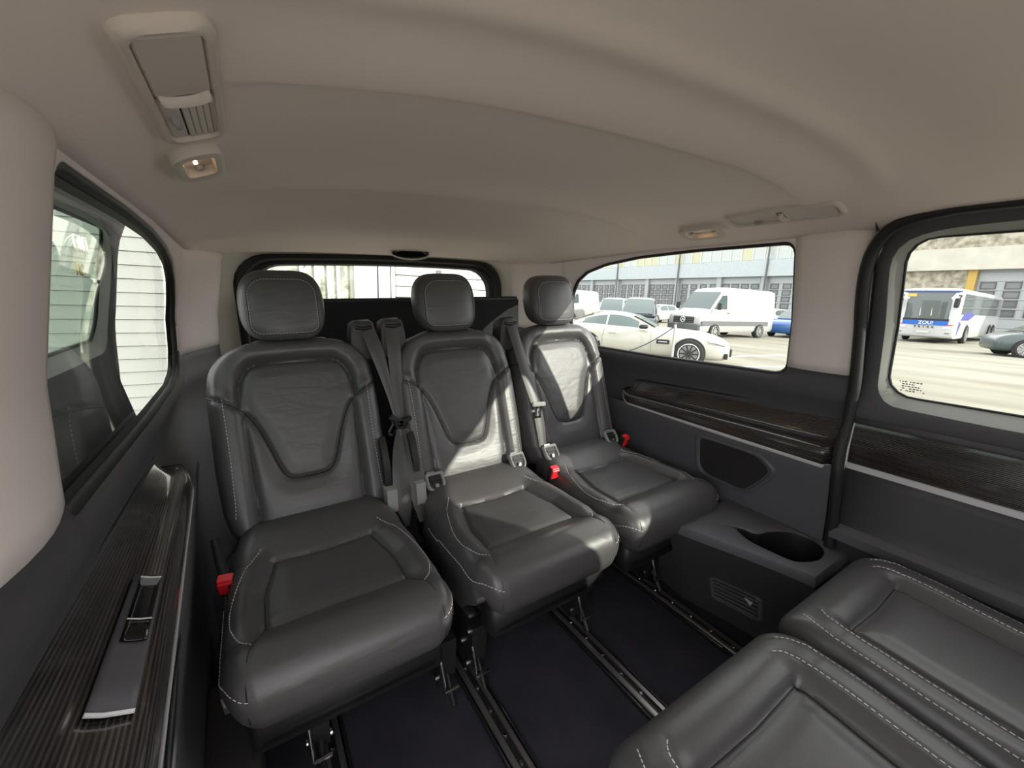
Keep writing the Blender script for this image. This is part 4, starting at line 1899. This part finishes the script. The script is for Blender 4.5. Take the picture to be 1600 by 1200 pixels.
o = MB().box(-40, 90, -60, 90, -.3, 0).build('ground', ground_mat(), mw=EXT)
struct(o, 'sunlit sandy concrete yard outside', 'ground')

# paints
WHITE_P = mat('white car paint', (.38, .38, .37), .3, coat=.5)
CREAM_P = mat('pearl white paint', (.40, .39, .34), .25, coat=.7)
BLACK_P = mat('black car paint', (.010, .012, .016), .25, coat=.6)
BLUE_P = mat('blue car paint', (.02, .09, .28), .3, coat=.6)
GREEN_P = mat('dark green grey paint', (.04, .06, .06), .3, coat=.6)
CARGLASS = mat('dark car glass', (.05, .075, .075), .08, spec=.8)
TYRE = mat('tyre rubber', (.02, .02, .02), .85)
RIM = mat('silver rim', (.45, .45, .45), .35, metal=.8)
RIMB = mat('black rim', (.02, .02, .02), .3)
GREYC = mat('grey bumper plastic', (.10, .105, .105), .6)
HLAMP = mat('headlamp glass', (.62, .64, .64), .15, spec=.8)
WHT = mat('white print', (.75, .75, .75), .5)


def ring_profile(hw, zb, zt, top_k=.85, crown=.02, hip=1.0):
    h = zt - zb
    half = [(0, zb), (hw * .88, zb), (hw * .985, zb + .12 * h), (hw, zb + .45 * h), (hw * .985 * hip, zb + .78 * h), (hw * (top_k + .06), zb + .95 * h), (hw * top_k, zt), (hw * .45, zt + crown * .7), (0, zt + crown)]
    return half


def loft(stations):
    """stations: (x, half profile) -> closed symmetric loft"""
    G = []
    for x, half in stations:
        row = [(x, y, z) for y, z in half] + [(x, -y, z) for y, z in half[-2:0:-1]]
        G.append(row)
    mb = MB().grid(G, closed_v=True)
    mb.ngon(G[0])
    mb.ngon(G[-1])
    return mb


_wheel_cache = {}


def wheel(par, x, y, r, side, rim, spokes=10, caliper=False, w=.24):
    """side +1: outer face towards +y"""
    M = Matrix.Translation((x, y, r)) @ Matrix.Rotation(R_(-90 * side), 4, 'X')
    mb = MB().lathe([(r * .70, -w / 2), (r * .95, -w / 2), (r, -w * .38), (r, w * .38), (r * .96, w / 2), (r * .76, w / 2 + .005), (r * .74, w / 2 - .01)], 28, M)
    wh = mb.build('wheel', TYRE, par, smooth=40)
    mb = MB().lathe([(r * .75, w / 2 - .012), (r * .75, w / 2 + .006), (r * .70, w / 2 + .008), (r * .69, w / 2 - .045)], 28, M)
    mb.build('rim_lip', WHT if rim is RIMB else rim, wh, smooth=40)
    mb = MB()
    for k in range(spokes):
        a = 2 * math.pi * k / spokes
        mb.box(r * .08, r * .70, -.016, .016, w / 2 - .040, w / 2 - .012, M @ Matrix.Rotation(a, 4, 'Z'))
    mb.lathe([(0, w / 2 - .01), (r * .17, w / 2 - .01), (r * .17, w / 2 - .05)], 14, M)
    o = mb.build('rim_spokes', rim, wh)
    mb = MB().lathe([(0, w / 2 - .050), (r * .62, w / 2 - .050)], 20, M)
    mb.build('brake_disc', mat('grey disc', (.3, .3, .3), .5, metal=.5), wh)
    if caliper:
        mb = MB().box(-r * .64, -r * .36, -.13, .13, w / 2 - .052, w / 2 - .042, M @ Matrix.Rotation(caliper, 4, 'Z'), bev=.003)
        mb.build('brake_caliper', RED, wh)
    return wh


def arch(par, x, y, r, side):
    M = Matrix.Translation((x, y, r)) @ Matrix.Rotation(R_(-90 * side), 4, 'X')
    mb = MB().lathe([(0, 0), (r * 1.14, 0), (r * 1.14, -.08)], 28, M)
    mb.build('wheel_arch', BLACK, par, smooth=40)


def make_car(name, label, cat, pos, heading, paint, lower, gh, side_wins, screen, rear_screen, axles, wr, rim, hw_w, group=None, spokes=10, caliper=False, belt_off=0.0):
    root = thing(name, label, cat, M=ext_m(pos[0], pos[1], 0, heading), group=group)
    st = [(x, ring_profile(hw, zb, zt)) for x, zb, zt, hw in lower]
    o = loft(st).build('body', paint, root, smooth=50)
    md = o.modifiers.new('s', 'SUBSURF')
    md.levels = md.render_levels = 1
    xs = [g[0] for g in gh][::-1]

    def G(x):
        return [float(np.interp(x, xs, [g[k] for g in gh][::-1])) for k in (1, 2, 3, 4)]   # zb, hwb, zr, hwr
    X = np.linspace(gh[0][0], gh[-1][0], 26)
    st = []
    for x in X:
        zb, hb, zr, hr = G(x)
        st.append((float(x), [(0, zb - .06), (hb, zb - .06), (hb, zb), (hb + (hr - hb) * .5, zb + (zr - .04 - zb) * .55), (hr, max(zr - .05, zb)), (hr * .86, max(zr - .01, zb)), (hr * .5, zr + .01), (0, zr + .015)]))
    loft(st).build('roof', paint, root, smooth=50)
    for x0, x1, f0, f1 in side_wins:
        for s in (1, -1):
            mb = MB()
            P = []
            for x in np.linspace(x0, x1, 14):
                zb, hb, zr, hr = G(x)
                row = []
                for f in np.linspace(f0, f1, 5):
                    zz = zb + (max(zr - .05, zb + .01) - zb) * f
                    k = f * 1.0
                    mid_h = hb + (hr - hb) * .5
                    yy = np.interp(f, [0, .55, 1], [hb, mid_h, hr])
                    row.append((float(x), s * (yy + .012), zz))
                P.append(row)
            mb.grid(P)
            mb.build('side_window', CARGLASS, root, smooth=60)
    for nm, sc in (('windscreen', screen), ('rear_screen', rear_screen)):
        if not sc:
            continue
        P = []
        for x in np.linspace(sc[0], sc[1], 8):
            zb, hb, zr, hr = G(x)
            yy = hr * .90
            P.append([(float(x) + (.012 if nm == 'windscreen' else -.012), u * yy, zr + .018 + .010 * (1 - abs(u))) for u in np.linspace(-1, 1, 9)])
        MB().grid(P).build(nm, CARGLASS, root, smooth=60)
    for ax in axles:
        for s in (1, -1):
            arch(root, ax, s * (hw_w + .004), wr, s)
            wheel(root, ax, s * (hw_w - .06), wr, s, rim, spokes, caliper)
    return root


# --- white sports coupe
ch = math.atan2(-.83, .55)
cw = Vector((.83, .55))
cpos = (8.72 + cw.x * .97, 6.55 + cw.y * .97)
coupe = make_car('sports_coupe', 'cream white sports coupe with black multi spoke wheel and red brake caliper', 'car', cpos, ch, CREAM_P,
                 [(.97, .30, .52, .50), (.90, .22, .62, .76), (.70, .18, .72, .90), (.35, .18, .82, .955), (0, .18, .865, .975), (-.8, .18, .90, .965), (-1.4, .18, .92, .955), (-2.1, .18, .95, .97), (-2.63, .18, .98, .985), (-3.1, .22, .97, .94), (-3.45, .32, .88, .84), (-3.56, .42, .78, .65)],
                 [(-.85, .895, .82, .91, .72), (-1.2, .90, .84, 1.08, .66), (-1.55, .91, .85, 1.23, .60), (-1.9, .91, .85, 1.285, .58), (-2.3, .92, .85, 1.275, .57), (-2.75, .94, .84, 1.17, .55), (-3.15, .95, .80, 1.03, .52), (-3.42, .94, .72, .95, .47)],
                 [(-1.30, -2.12, .10, .96), (-2.17, -2.95, .14, .92)], (-.90, -1.50), (-2.6, -3.2), (0, -2.63), .345, RIMB, .965, caliper=R_(0))
MB().box(-.80, -.48, -.990, -.955, .55, .66, bev=.01).build('fender_vent', BLACK, coupe)
MB().box(-.75, -.54, -.996, -.98, .595, .612).build('vent_badge', CHROME, coupe)
MB().box(-2.05, -1.84, -.985, -.965, .74, .77, bev=.006).build('door_handle', CREAM_P, coupe)
mb = MB().tube([(-.92, -.972, .30), (-.94, -.985, .6), (-.96, -.965, .88)], .004, 5)
mb.tube([(-2.18, -.972, .32), (-2.22, -.985, .6), (-2.15, -.96, .9)], .004, 5)
o = mb.build('door_joint', GREYC, coupe)
o['kind'] = 'stuff'
mb = MB().grid([[(.42, -.93, .66), (.42, -.90, .74)], [(.66, -.90, .62), (.64, -.86, .69)], [(.82, -.80, .57), (.80, -.76, .63)]])
mb.build('headlamp', HLAMP, coupe, solid=.03)
mb = MB().box(-.11, .11, -.08, .08, -.05, .06, Matrix.Translation((-1.15, -.97, .95)), bev=.03)
mb.build('wing_mirror', BLACK, coupe, smooth=60)
mb = MB().box(.93, .99, -.55, .55, .30, .50, bev=.02)
mb.build('grille', BLACK, coupe)
for sy in (-1, 1):
    mb = MB().box(.80, .90, sy * .78 - .05, sy * .78 + .05, .26, .40, Matrix.Rotation(0, 4, 'Z'), bev=.02)
    mb.build('bumper_intake', BLACK, coupe)

# --- white cargo van with star badge
vh = math.atan2(.05, -1)
vpos = (18.55, 12.15 + 1.0)
van = thing('cargo_van', 'large white cargo van with black grille and round star badge', 'van', M=ext_m(*vpos, 0, vh))


def van_prof(hw, zb, zt, k=.84):
    h = zt - zb
    return [(0, zb), (hw * .94, zb), (hw, zb + .08), (hw * 1.0, zb + .35 * h), (hw * .985, zb + .6 * h), (hw * (k + .06), zt - .10), (hw * k, zt - .03), (hw * .5, zt + .01), (0, zt + .02)]


loft([(x, van_prof(hw, zb, zt, k)) for x, zb, zt, hw, k in ((1.02, .42, .98, .80, .9), (.98, .32, 1.12, .93, .9), (.75, .3, 1.24, .985, .88), (.32, .3, 1.38, 1.0, .86), (.25, .3, 1.42, 1.0, .86),
      (-.15, .3, 1.85, 1.0, .84), (-.55, .3, 2.28, 1.0, .84), (-.85, .3, 2.42, 1.0, .84), (-1.5, .3, 2.47, 1.0, .85), (-4.5, .3, 2.44, 1.0, .85), (-4.85, .32, 2.38, .985, .85), (-4.92, .36, 2.30, .96, .85))]).build('body', WHITE_P, van, smooth=50)
mb = MB().grid([[(x + .015, u * w, z + .045) for u in np.linspace(-1, 1, 7)] for x, z, w in ((.25, 1.40, .84), (.05, 1.62, .83), (-.15, 1.845, .81), (-.35, 2.06, .80), (-.50, 2.20, .79))])
mb.build('windscreen', CARGLASS, van, smooth=60)
for s in (1, -1):
    mb = MB().prism([(.10, 1.42), (-.80, 1.42), (-.80, 2.08), (-.46, 2.08)], lambda a, b, d: (a, s * (d - (b - 1.4) * .12), b), .985, 1.008)
    mb.build('side_window', CARGLASS, van)
    mb = MB().box(-4.4, .95, s * 1.0 - .02, s * 1.0 + .02, .62, .84, bev=.01)
    mb.build('rub_strip', GREYC, van)
    mb = MB().box(.02, .14, s * 1.20 - .10, s * 1.20 + .10, 1.38, 1.72, bev=.04)
    mb.build('wing_mirror', BLACK, van)
    mb = MB().grid([[(.985, s * .60, 1.0), (.93, s * .62, 1.14)], [(.93, s * .86, 1.02), (.88, s * .86, 1.18)], [(.78, s * .985, 1.08), (.74, s * .96, 1.22)]])
    mb.build('headlamp', HLAMP, van, solid=.04)
    MB().box(-1.02, -.84, s * 1.0 - .02, s * 1.0 + .025, 1.22, 1.26, bev=.01).build('door_handle', BLACK, van)
    for ax in (0, -3.67):
        arch(van, ax, s * 1.004, .35, s)
        wheel(van, ax, s * .945, .35, s, RIM, 8)
MB().box(.90, 1.075, -.94, .94, .36, .70, bev=.06).build('bumper', GREYC, van)
mb = MB().box(1.0, 1.05, -.60, .60, .72, 1.02, bev=.02)
gr = mb.build('grille', BLACK, van)
for z in (.77, .86, .95):
    MB().box(1.045, 1.065, -.58, .58, z, z + .025).build('grille_bar', GREYC, gr)
MS = Matrix.Translation((1.085, .0, .88)) @ Matrix.Rotation(R_(90), 4, 'Y')
mb = MB().tube([(.125 * math.cos(a), .125 * math.sin(a), 0) for a in np.linspace(0, 2 * math.pi, 32, endpoint=False)], .017, 6, closed=True)
for k in range(3):
    a = math.pi + k * 2 * math.pi / 3
    mb.add([(.125 * math.cos(a), .125 * math.sin(a), 0), (.028 * math.cos(a + 1.05), .028 * math.sin(a + 1.05), 0), (0, 0, .02), (.028 * math.cos(a - 1.05), .028 * math.sin(a - 1.05), 0)], [(0, 1, 2), (0, 2, 3)])
mb.v = [tuple(MS @ Vector(p)) for p in mb.v]
mb.build('star_badge', WHT, van)

# --- black people carrier behind the coupe
HATCH_L = [(.85, .30, .62, .62), (.75, .22, .78, .80), (.45, .20, .92, .87), (0, .20, .98, .89), (-1.2, .20, 1.0, .90), (-2.6, .20, 1.02, .90), (-3.2, .25, 1.0, .86), (-3.4, .35, .90, .78)]
HATCH_G = [(.10, .98, .78, .99, .72), (-.35, .99, .82, 1.22, .70), (-.85, 1.0, .84, 1.48, .64), (-1.5, 1.0, .84, 1.54, .62), (-2.6, 1.02, .84, 1.50, .61), (-3.1, 1.0, .80, 1.30, .60), (-3.32, .98, .76, 1.02, .66)]
MPV_G = [(.35, 1.0, .80, 1.02, .74), (-.15, 1.02, .84, 1.40, .72), (-.75, 1.05, .86, 1.76, .68), (-1.6, 1.05, .86, 1.84, .66), (-2.9, 1.05, .86, 1.80, .66), (-3.3, 1.02, .82, 1.50, .66), (-3.45, 1.0, .80, 1.05, .68)]
WN = [(-.55, -1.45, .10, .93), (-1.52, -2.45, .10, .93)]
make_car('people_carrier', 'black people carrier parked behind the sports coupe', 'car', (15.4, 14.2), math.atan2(-.62, -.78), BLACK_P, HATCH_L, MPV_G, [(-.5, -1.5, .1, .92), (-1.57, -2.8, .1, .92)], (.30, -.70), (-3.1, -3.42), (0, -2.75), .33, RIM, .885)
make_car('small_van', 'white small van behind the coupe roof with a green tinted windscreen', 'van', (18.4, 19.0), math.atan2(-.62, -.78), WHITE_P, HATCH_L, MPV_G, [(-.5, -1.45, .1, .92)], (.30, -.70), None, (0, -2.75), .33, RIM, .885)
make_car('blue_car', 'bright blue hatchback half hidden behind the cargo van', 'car', (25.0, 10.95 + .9), math.atan2(.05, -1) + R_(8), BLUE_P, HATCH_L, HATCH_G, WN, (.05, -.80), (-2.9, -3.28), (0, -2.55), .32, RIM, .885)
make_car('dark_car', 'dark green grey car nosing in beyond the sliding door window', 'car', (26.2, 3.7), math.atan2(.42, -.91) + R_(-36), GREEN_P, HATCH_L, HATCH_G, WN, (.05, -.80), (-2.9, -3.28), (0, -2.55), .34, RIM, .885)
# tall white van at the far left of the view, only its side and dark screen show
tv = thing('box_van', 'tall white van at the edge of the rear side window view', 'van', M=ext_m(17.6, 23.0, 0, math.atan2(-.45, -.9)))
loft([(x, van_prof(hw, zb, zt, k)) for x, zb, zt, hw, k in ((1.02, .42, .98, .80, .9), (.75, .3, 1.24, .985, .88), (.25, .3, 1.42, 1.0, .86), (-.15, .3, 1.85, 1.0, .84), (-.55, .3, 2.2, 1.0, .84), (-1.5, .3, 2.3, 1.0, .85), (-4.5, .3, 2.3, 1.0, .85), (-4.92, .36, 2.2, .96, .85))]).build('body', WHITE_P, tv, smooth=50)
mb = MB().grid([[(x + .015, u * w, z + .045) for u in np.linspace(-1, 1, 7)] for x, z, w in ((.25, 1.40, .84), (.05, 1.62, .83), (-.15, 1.845, .81), (-.50, 2.14, .79))])
mb.build('windscreen', CARGLASS, tv, smooth=60)
MB().box(.90, 1.075, -.94, .94, .36, .95, bev=.06).build('bumper', GREYC, tv)
for s in (1, -1):
    mb = MB().prism([(.10, 1.42), (-.80, 1.42), (-.80, 2.02), (-.46, 2.02)], lambda a, b, d: (a, s * (d - (b - 1.4) * .12), b), .985, 1.008)
    mb.build('side_window', CARGLASS, tv)
    for ax in (0, -3.67):
        arch(tv, ax, s * 1.004, .35, s)
        wheel(tv, ax, s * .945, .35, s, RIM, 8)
for k, (x, y, lab) in enumerate(((27.5, 30.5, 'farthest white hatchback in the row before the garage doors'), (27.8, 27.4, 'silver white hatchback third in the row before the garage doors'), (28.2, 24.4, 'white hatchback second in the row before the garage doors'))):
    make_car('parked_hatchback', lab, 'car', (x, y), math.atan2(.0, -1), WHITE_P, HATCH_L, HATCH_G, WN, (.05, -.80), (-2.9, -3.28), (0, -2.55), .32, RIM, .885, group='hatchbacks parked before the garage doors')
for k, (x, y, lab) in enumerate(((33.2, 20.6, 'pale hatchback showing above the blue car'), (33.6, 17.9, 'pale hatchback by the pillar edge beyond the blue car'))):
    make_car('parked_hatchback', lab, 'car', (x, y), math.atan2(.0, -1), WHITE_P, HATCH_L, HATCH_G, WN, (.05, -.80), (-2.9, -3.28), (0, -2.55), .32, RIM, .885, group='hatchbacks parked before the garage doors')

# --- bus
bh = math.atan2(-.045, -1)
bus = thing('coach_bus', 'white coach with blue front band and ZOU lettering parked before the grey garage door', 'bus', M=ext_m(31.35, 7.85, 0, bh))
BL, BW, BH = 12.6, 1.275, 2.98


def bus_prof(hw, zb, zt):
    return [(0, zb), (hw * .97, zb), (hw, zb + .1), (hw, 1.3), (hw, zt - .35), (hw * .98, zt - .12), (hw * .88, zt - .02), (hw * .5, zt + .02), (0, zt + .03)]


WHB = mat('white bus paint', (.52, .53, .53), .3, coat=.5)
BLUEB = mat('bus blue', (.01, .10, .42), .4)
PURP = mat('bus violet', (.07, .07, .28), .4)
loft([(x, bus_prof(hw, zb, zt)) for x, zb, zt, hw in ((.0, .42, BH - .5, 1.15), (-.06, .34, BH - .12, 1.22), (-.2, .30, BH - .02, 1.27), (-.5, .30, BH, BW), (-BL + .4, .32, BH, BW), (-BL + .1, .36, BH - .04, 1.26), (-BL, .45, BH - .15, 1.2))]).build('body', WHB, bus, smooth=40)
mb = MB().grid([[(.035 - abs(u) ** 4 * .10 - max(0, z - 2.4) * .10, u * 1.20, z) for u in np.linspace(-1, 1, 11)] for z in np.linspace(1.32, 2.74, 8)])
mb.build('windscreen', mat('bus glass', (.07, .085, .085), .06, spec=.8), bus, smooth=60)
mb = MB().grid([[(.038 - abs(u) ** 4 * .10, u * 1.215, z) for u in np.linspace(-1, 1, 11)] for z in (1.22, 1.34)])
mb.build('cowl', BLACK, bus, smooth=60)
mb = MB().grid([[(.042 - abs(u) ** 4 * .10, u * 1.17, z) for u in np.linspace(-1, 1, 11)] for z in (.99, 1.23)])
band = mb.build('blue_band', BLUEB, bus, smooth=60)
mb = MB().grid([[(.01 - abs(u) ** 4 * .08, u * 1.19, z) for u in np.linspace(-1, 1, 11)] for z in (2.74, 2.85)])
mb.build('roof_visor', mat('visor blue', (.03, .06, .16), .4), bus, smooth=60)
bpy.context.view_layer.update()


def face_M(root, x, y, z):
    """text plane on the front (+x) face of a vehicle"""
    return root.matrix_world @ Matrix.Translation((x, y, z)) @ Matrix(((0, 0, 1, 0), (1, 0, 0, 0), (0, 1, 0, 0), (0, 0, 0, 1)))


text_obj('lettering', 'ZOU!', .25, WHT, bus, face_M(bus, .052, 0.05, 1.11), .004, bold=.003)
for k, chx in enumerate('SETRA'):
    text_obj('badge_letter', chx, .14, BLACK, bus, face_M(bus, .046, -.36 + k * .18, .885), .004, bold=.006)
MB().box(.03, .05, -.26, .26, .56, .66).build('number_plate', mat('plate', (.55, .55, .52), .5), bus)
for s in (1, -1):
    mb = MB().grid([[(.02, s * .72, .80), (.02, s * .80, .93)], [(-.01, s * 1.0, .82), (-.01, s * 1.02, .97)], [(-.08, s * 1.19, .86), (-.08, s * 1.19, 1.0)]])
    mb.build('headlamp', HLAMP, bus, solid=.03)
    mb = MB().grid([[(.025, s * .86, .99), (.025, s * .88, 1.02)], [(-.04, s * 1.17, 1.01), (-.04, s * 1.17, 1.06)]])
    mb.build('indicator', mat('red indicator', (.5, .08, .06), .4), bus, solid=.03)
    MB().box(-.02, .03, s * .98 - .09, s * .98 + .09, .56, .60).build('fog_lamp', GREYC, bus)
    # side glazing
    mb = MB().grid([[(x, s * (BW + .008), z) for z in (1.62, 2.1, 2.7)] for x in np.linspace(-.45, -BL + .5, 10)])
    mb.build('side_glazing', mat('side bus glass', (.12, .14, .14), .05, spec=1.0), bus)
    mb = MB().prism([(-.35, .45), (-.9, 1.1), (-.35, 1.25)], lambda a, b, d: (a, s * d, b), BW, BW + .012)
    mb.build('violet_flag', PURP, bus)
    mb = MB().prism([(-.6, 1.30), (-2.6, 1.30), (-4.0, 1.62), (-2.2, 1.80), (-1.3, 1.70)], lambda a, b, d: (a, s * d, b), BW, BW + .012)
    mb.build('violet_flag', PURP, bus)
    for ax in (-1.7 - .9, -BL + 3.0, -BL + 1.7):
        arch(bus, ax, s * (BW + .006), .50, s)
        wheel(bus, ax, s * (BW - .06), .50, s, RIM, 10)
    mb = MB().tube([(-.05, s * 1.1, 2.6), (.25, s * 1.25, 2.58), (.28, s * 1.2, 2.4)], .03, 6)
    mr = mb.build('mirror_arm', BLACK, bus)
    MB().box(.20, .34, s * 1.14 - .11, s * 1.14 + .11, 1.95, 2.45, bev=.05).build('mirror_head', BLACK, mr)
MB().box(.02, .05, -.95, -.55, 2.52, 2.68).build('destination_card', mat('amber card', (.6, .4, .1), .5), bus)
for u in (.18, -.28):
    MB().tube([(.03, u + .02, 1.5), (.0, u - .03, 2.6)], .018, 5).build('wiper', WHT, bus)

# --- barrier post with sagging rope
bp_ = thing('barrier_post', 'white post with a black rope sagging from it in front of the coupe', 'post', M=ext_m(8.35, 6.75))
MB().lathe([(0, 1.06), (.03, 1.06), (.035, 1.0), (.035, .04), (.12, .03), (.12, 0), (0, 0)], 14).build('pole', WHITE_P, bp_, smooth=40)
mb = MB().tube([(0, 0, 1.04), (0, 0, 1.12)], .022, 8)
mb.build('cap', GREYC, bp_, smooth=40)
mb = MB().tube(catmull([(0, 0, 1.02), (-.35, .12, .78), (-.75, .26, .55), (-1.2, .42, .38), (-1.8, .62, .28)], 6), .014, 6)
mb.build('rope', BLACK, bp_, smooth=60)

# parking lines
for k, (x, y, a) in enumerate(((13.2, 7.4, -8), (12.0, 5.6, -18))):
    o = MB().box(-1.6, 1.6, -.06, .06, 0, .006).build('parking_line', mat('white road paint', (.55, .56, .58), .8), mw=ext_m(x, y, 0, R_(a)))
    tag(o, ('white painted bay line just past the coupe nose', 'second white painted line nearer the cabin window')[k], 'road marking', 'parking bay lines')

# --- long depot building
FX = 47.5
dep = thing('depot_building', 'long grey depot with sectional garage doors and a pale fascia band', 'building', M=ext_m(FX, 0))
CONC = mat('pale blue grey fascia', (.36, .40, .42), .8, noise=(3, (.42, .46, .47), .3))
CONC2 = mat('streaked pale concrete', (.42, .40, .34), .9, noise=(1.2, (.52, .50, .43), .25))
PIER = mat('grey pier', (.33, .35, .36), .8)
DOORM = mat('grey sectional door', (.34, .36, .37), .6)
STONE = mat('rough stone wall', (.20, .18, .13), .95, noise=(2.2, (.40, .37, .30), .12), bump=(3, .8, .08))
PANE_A = mat('pale pane', (.40, .43, .41), .3)
PANE_B = mat('yellowed pane', (.42, .41, .28), .3)
MULL = mat('white mullion', (.55, .56, .54), .6)
DWIN = mat('dark door pane', (.14, .145, .15), .15)
DFRM = mat('dark door frame', (.08, .08, .08), .6)
MB().box(.35, 12, -12, 70, -1, 9.6).build('main_wall', PIER, dep)
MB().box(-.25, .5, 19.3, 70, 4.95, 6.7).build('fascia', CONC, dep)
MB().box(-.35, .5, -12, 19.2, 5.08, 6.75).build('concrete_band', CONC2, dep)
MB().box(.0, .5, -12, 19.2, 6.75, 9.6).build('stone_wall', STONE, dep)
MB().box(.0, .5, 9.95, 19.2, -1, 5.08).build('stone_wall', STONE, dep)
MB().box(-.05, .45, 9.43, 9.93, -1, 5.08).build('yellow_jamb', mat('yellow board', (.45, .30, .08), .8), dep)
pm = MB().box(.28, .36, -.36, .36, -.2, .2).build('door_pane', DWIN)
pmesh = pm.data
bpy.data.objects.remove(pm)
fm = MB()
for a in ((-.42, .42, .2, .26), (-.42, .42, -.26, -.2), (-.42, -.36, -.26, .26), (.36, .42, -.26, .26)):
    fm.box(.22, .36, a[0], a[1], a[2], a[3])
fm_o = fm.build('pane_frame', DFRM)
fmesh = fm_o.data
bpy.data.objects.remove(fm_o)
for y0, y1 in ((4.3, 9.4), (20.0, 25.05), (25.95, 30.5), (30.9, 36.2), (37.05, 41.3), (41.7, 46.6), (47.9, 52.6), (53.0, 58)):
    dd = MB().box(.36, .42, y0, y1, 0, 4.9).build('garage_door', DOORM, dep)
    sec = None
    for k in range(7):
        if sec is None:
            so = MB().box(.30, .37, y0 + .04, y1 - .04, .015, .685, bev=.02).build('sec', DOORM)
            sec = so.data
            bpy.data.objects.remove(so)
        child(dd, 'door_section', sec, (0, 0, k * .7))
    n = 4
    for i in range(n):
        for j in range(4):
            y = y0 + (y1 - y0) * (i + .5) / n
            z = 1.86 + .68 * j
            child(dd, 'pane_frame', fmesh, (0, y, z))
            child(dd, 'pane', pmesh, (-.02, y, z))
for y in (19.65, 25.5, 30.7, 36.6, 41.5, 47.2, 52.8, 58.4):
    MB().box(-.05, .45, y - .28, y + .28, -1, 4.95).build('pier', PIER, dep)
for y in (25.2, 36.3, 47.0, 20.2):
    MB().tube([(-.35, y, -.5), (-.35, y, 9.4)], .09, 8).build('downpipe', GREYC, dep, smooth=60)
y = 19.4
k = 0
rnd = random.Random(5)
while y < 62:
    MB().box(.05, .25, y + .06, y + 1.22, 6.75, 9.4).build('glazing_pane', PANE_B if rnd.random() < .4 else PANE_A, dep)
    MB().box(-.02, .28, y - .05, y + .05, 6.7, 9.5).build('mullion', MULL, dep)
    y += 1.28

# --- white clad building beyond the left window
LAP = mat('white lap siding', (.36, .375, .355), .6)
sid = thing('clad_building', 'white building of horizontal lap boards beyond the left window', 'building', M=ext_m(-1.6, 5.2))
MB().box(-7, 1.0, .06, 4, 0, 4.2).build('core_wall', LAP, sid)
lb = MB().prism([(-.045, 0), (-.030, .118), (.06, .122), (.06, 0)], lambda a, b, d: (d, a, b), -7, 1.0).build('lap', LAP)
lbm = lb.data
bpy.data.objects.remove(lb)
for k in range(34):
    child(sid, 'lap_board', lbm, (0, 0, k * .122))

# --- building behind the tailgate
rb = thing('office_building', 'white building with glazed entrance seen through the tailgate window', 'building', M=ext_m(0, 9.6))
BRW = mat('bright white cladding', (.62, .62, .56), .6)
MB().box(-4, 5.9, .35, 3, 0, 4.5).build('core_wall', BRW, rb)
panel = MB().box(0, 3.6, 0, .35, .01, .235, bev=.012).build('panel', BRW)
pmh = panel.data
bpy.data.objects.remove(panel)
for k in range(17):
    child(rb, 'shutter_slat', pmh, (2.25, 0, k * .245))
for z in (1.0, 1.49, 1.98, 2.47):
    for x in (3.2,):
        MB().box(x, x + .12, -.03, .02, z + .02, z + .14).build('shutter_latch', GREYC, rb)
MB().box(1.85, 2.1, -.05, .35, 0, 4.3).build('pale_post', mat('blue grey post', (.38, .42, .46), .5), rb)
MB().box(2.12, 2.2, -.08, .35, 0, 4.3).build('post', BRW, rb)
MB().box(1.35, 1.83, .0, .35, 0, 4.3).build('pier', BRW, rb)
MB().box(-.6, 1.35, .20, .36, 0, 4.3).build('glazing', mat('entrance glass', (.16, .18, .13), .1, noise=(5, (.45, .46, .36), .1)), rb)  # blotches in the colour stand in for trees reflected in the glass
for x in (-.6, .35, .62, .86, 1.05, 1.32):
    MB().box(x - .03, x + .03, .12, .25, 0, 4.3).build('glazing_bar', BRW, rb)
for z in (1.0, 2.15, 2.4):
    MB().box(-.6, 1.35, .12, .25, z - .03, z + .03).build('glazing_rail', BRW, rb)
mb = MB().tube([(.1, .1, 1.5), (.9, .1, 2.6)], .04, 6)
mb.build('brace', BRW, rb)
bpy.context.view_layer.update()
text_obj('lettering', 'n', .22, WHT, rb, rb.matrix_world @ Matrix.Translation((.42, .10, 1.62)) @ Matrix.Rotation(R_(90), 4, 'X'), .002)
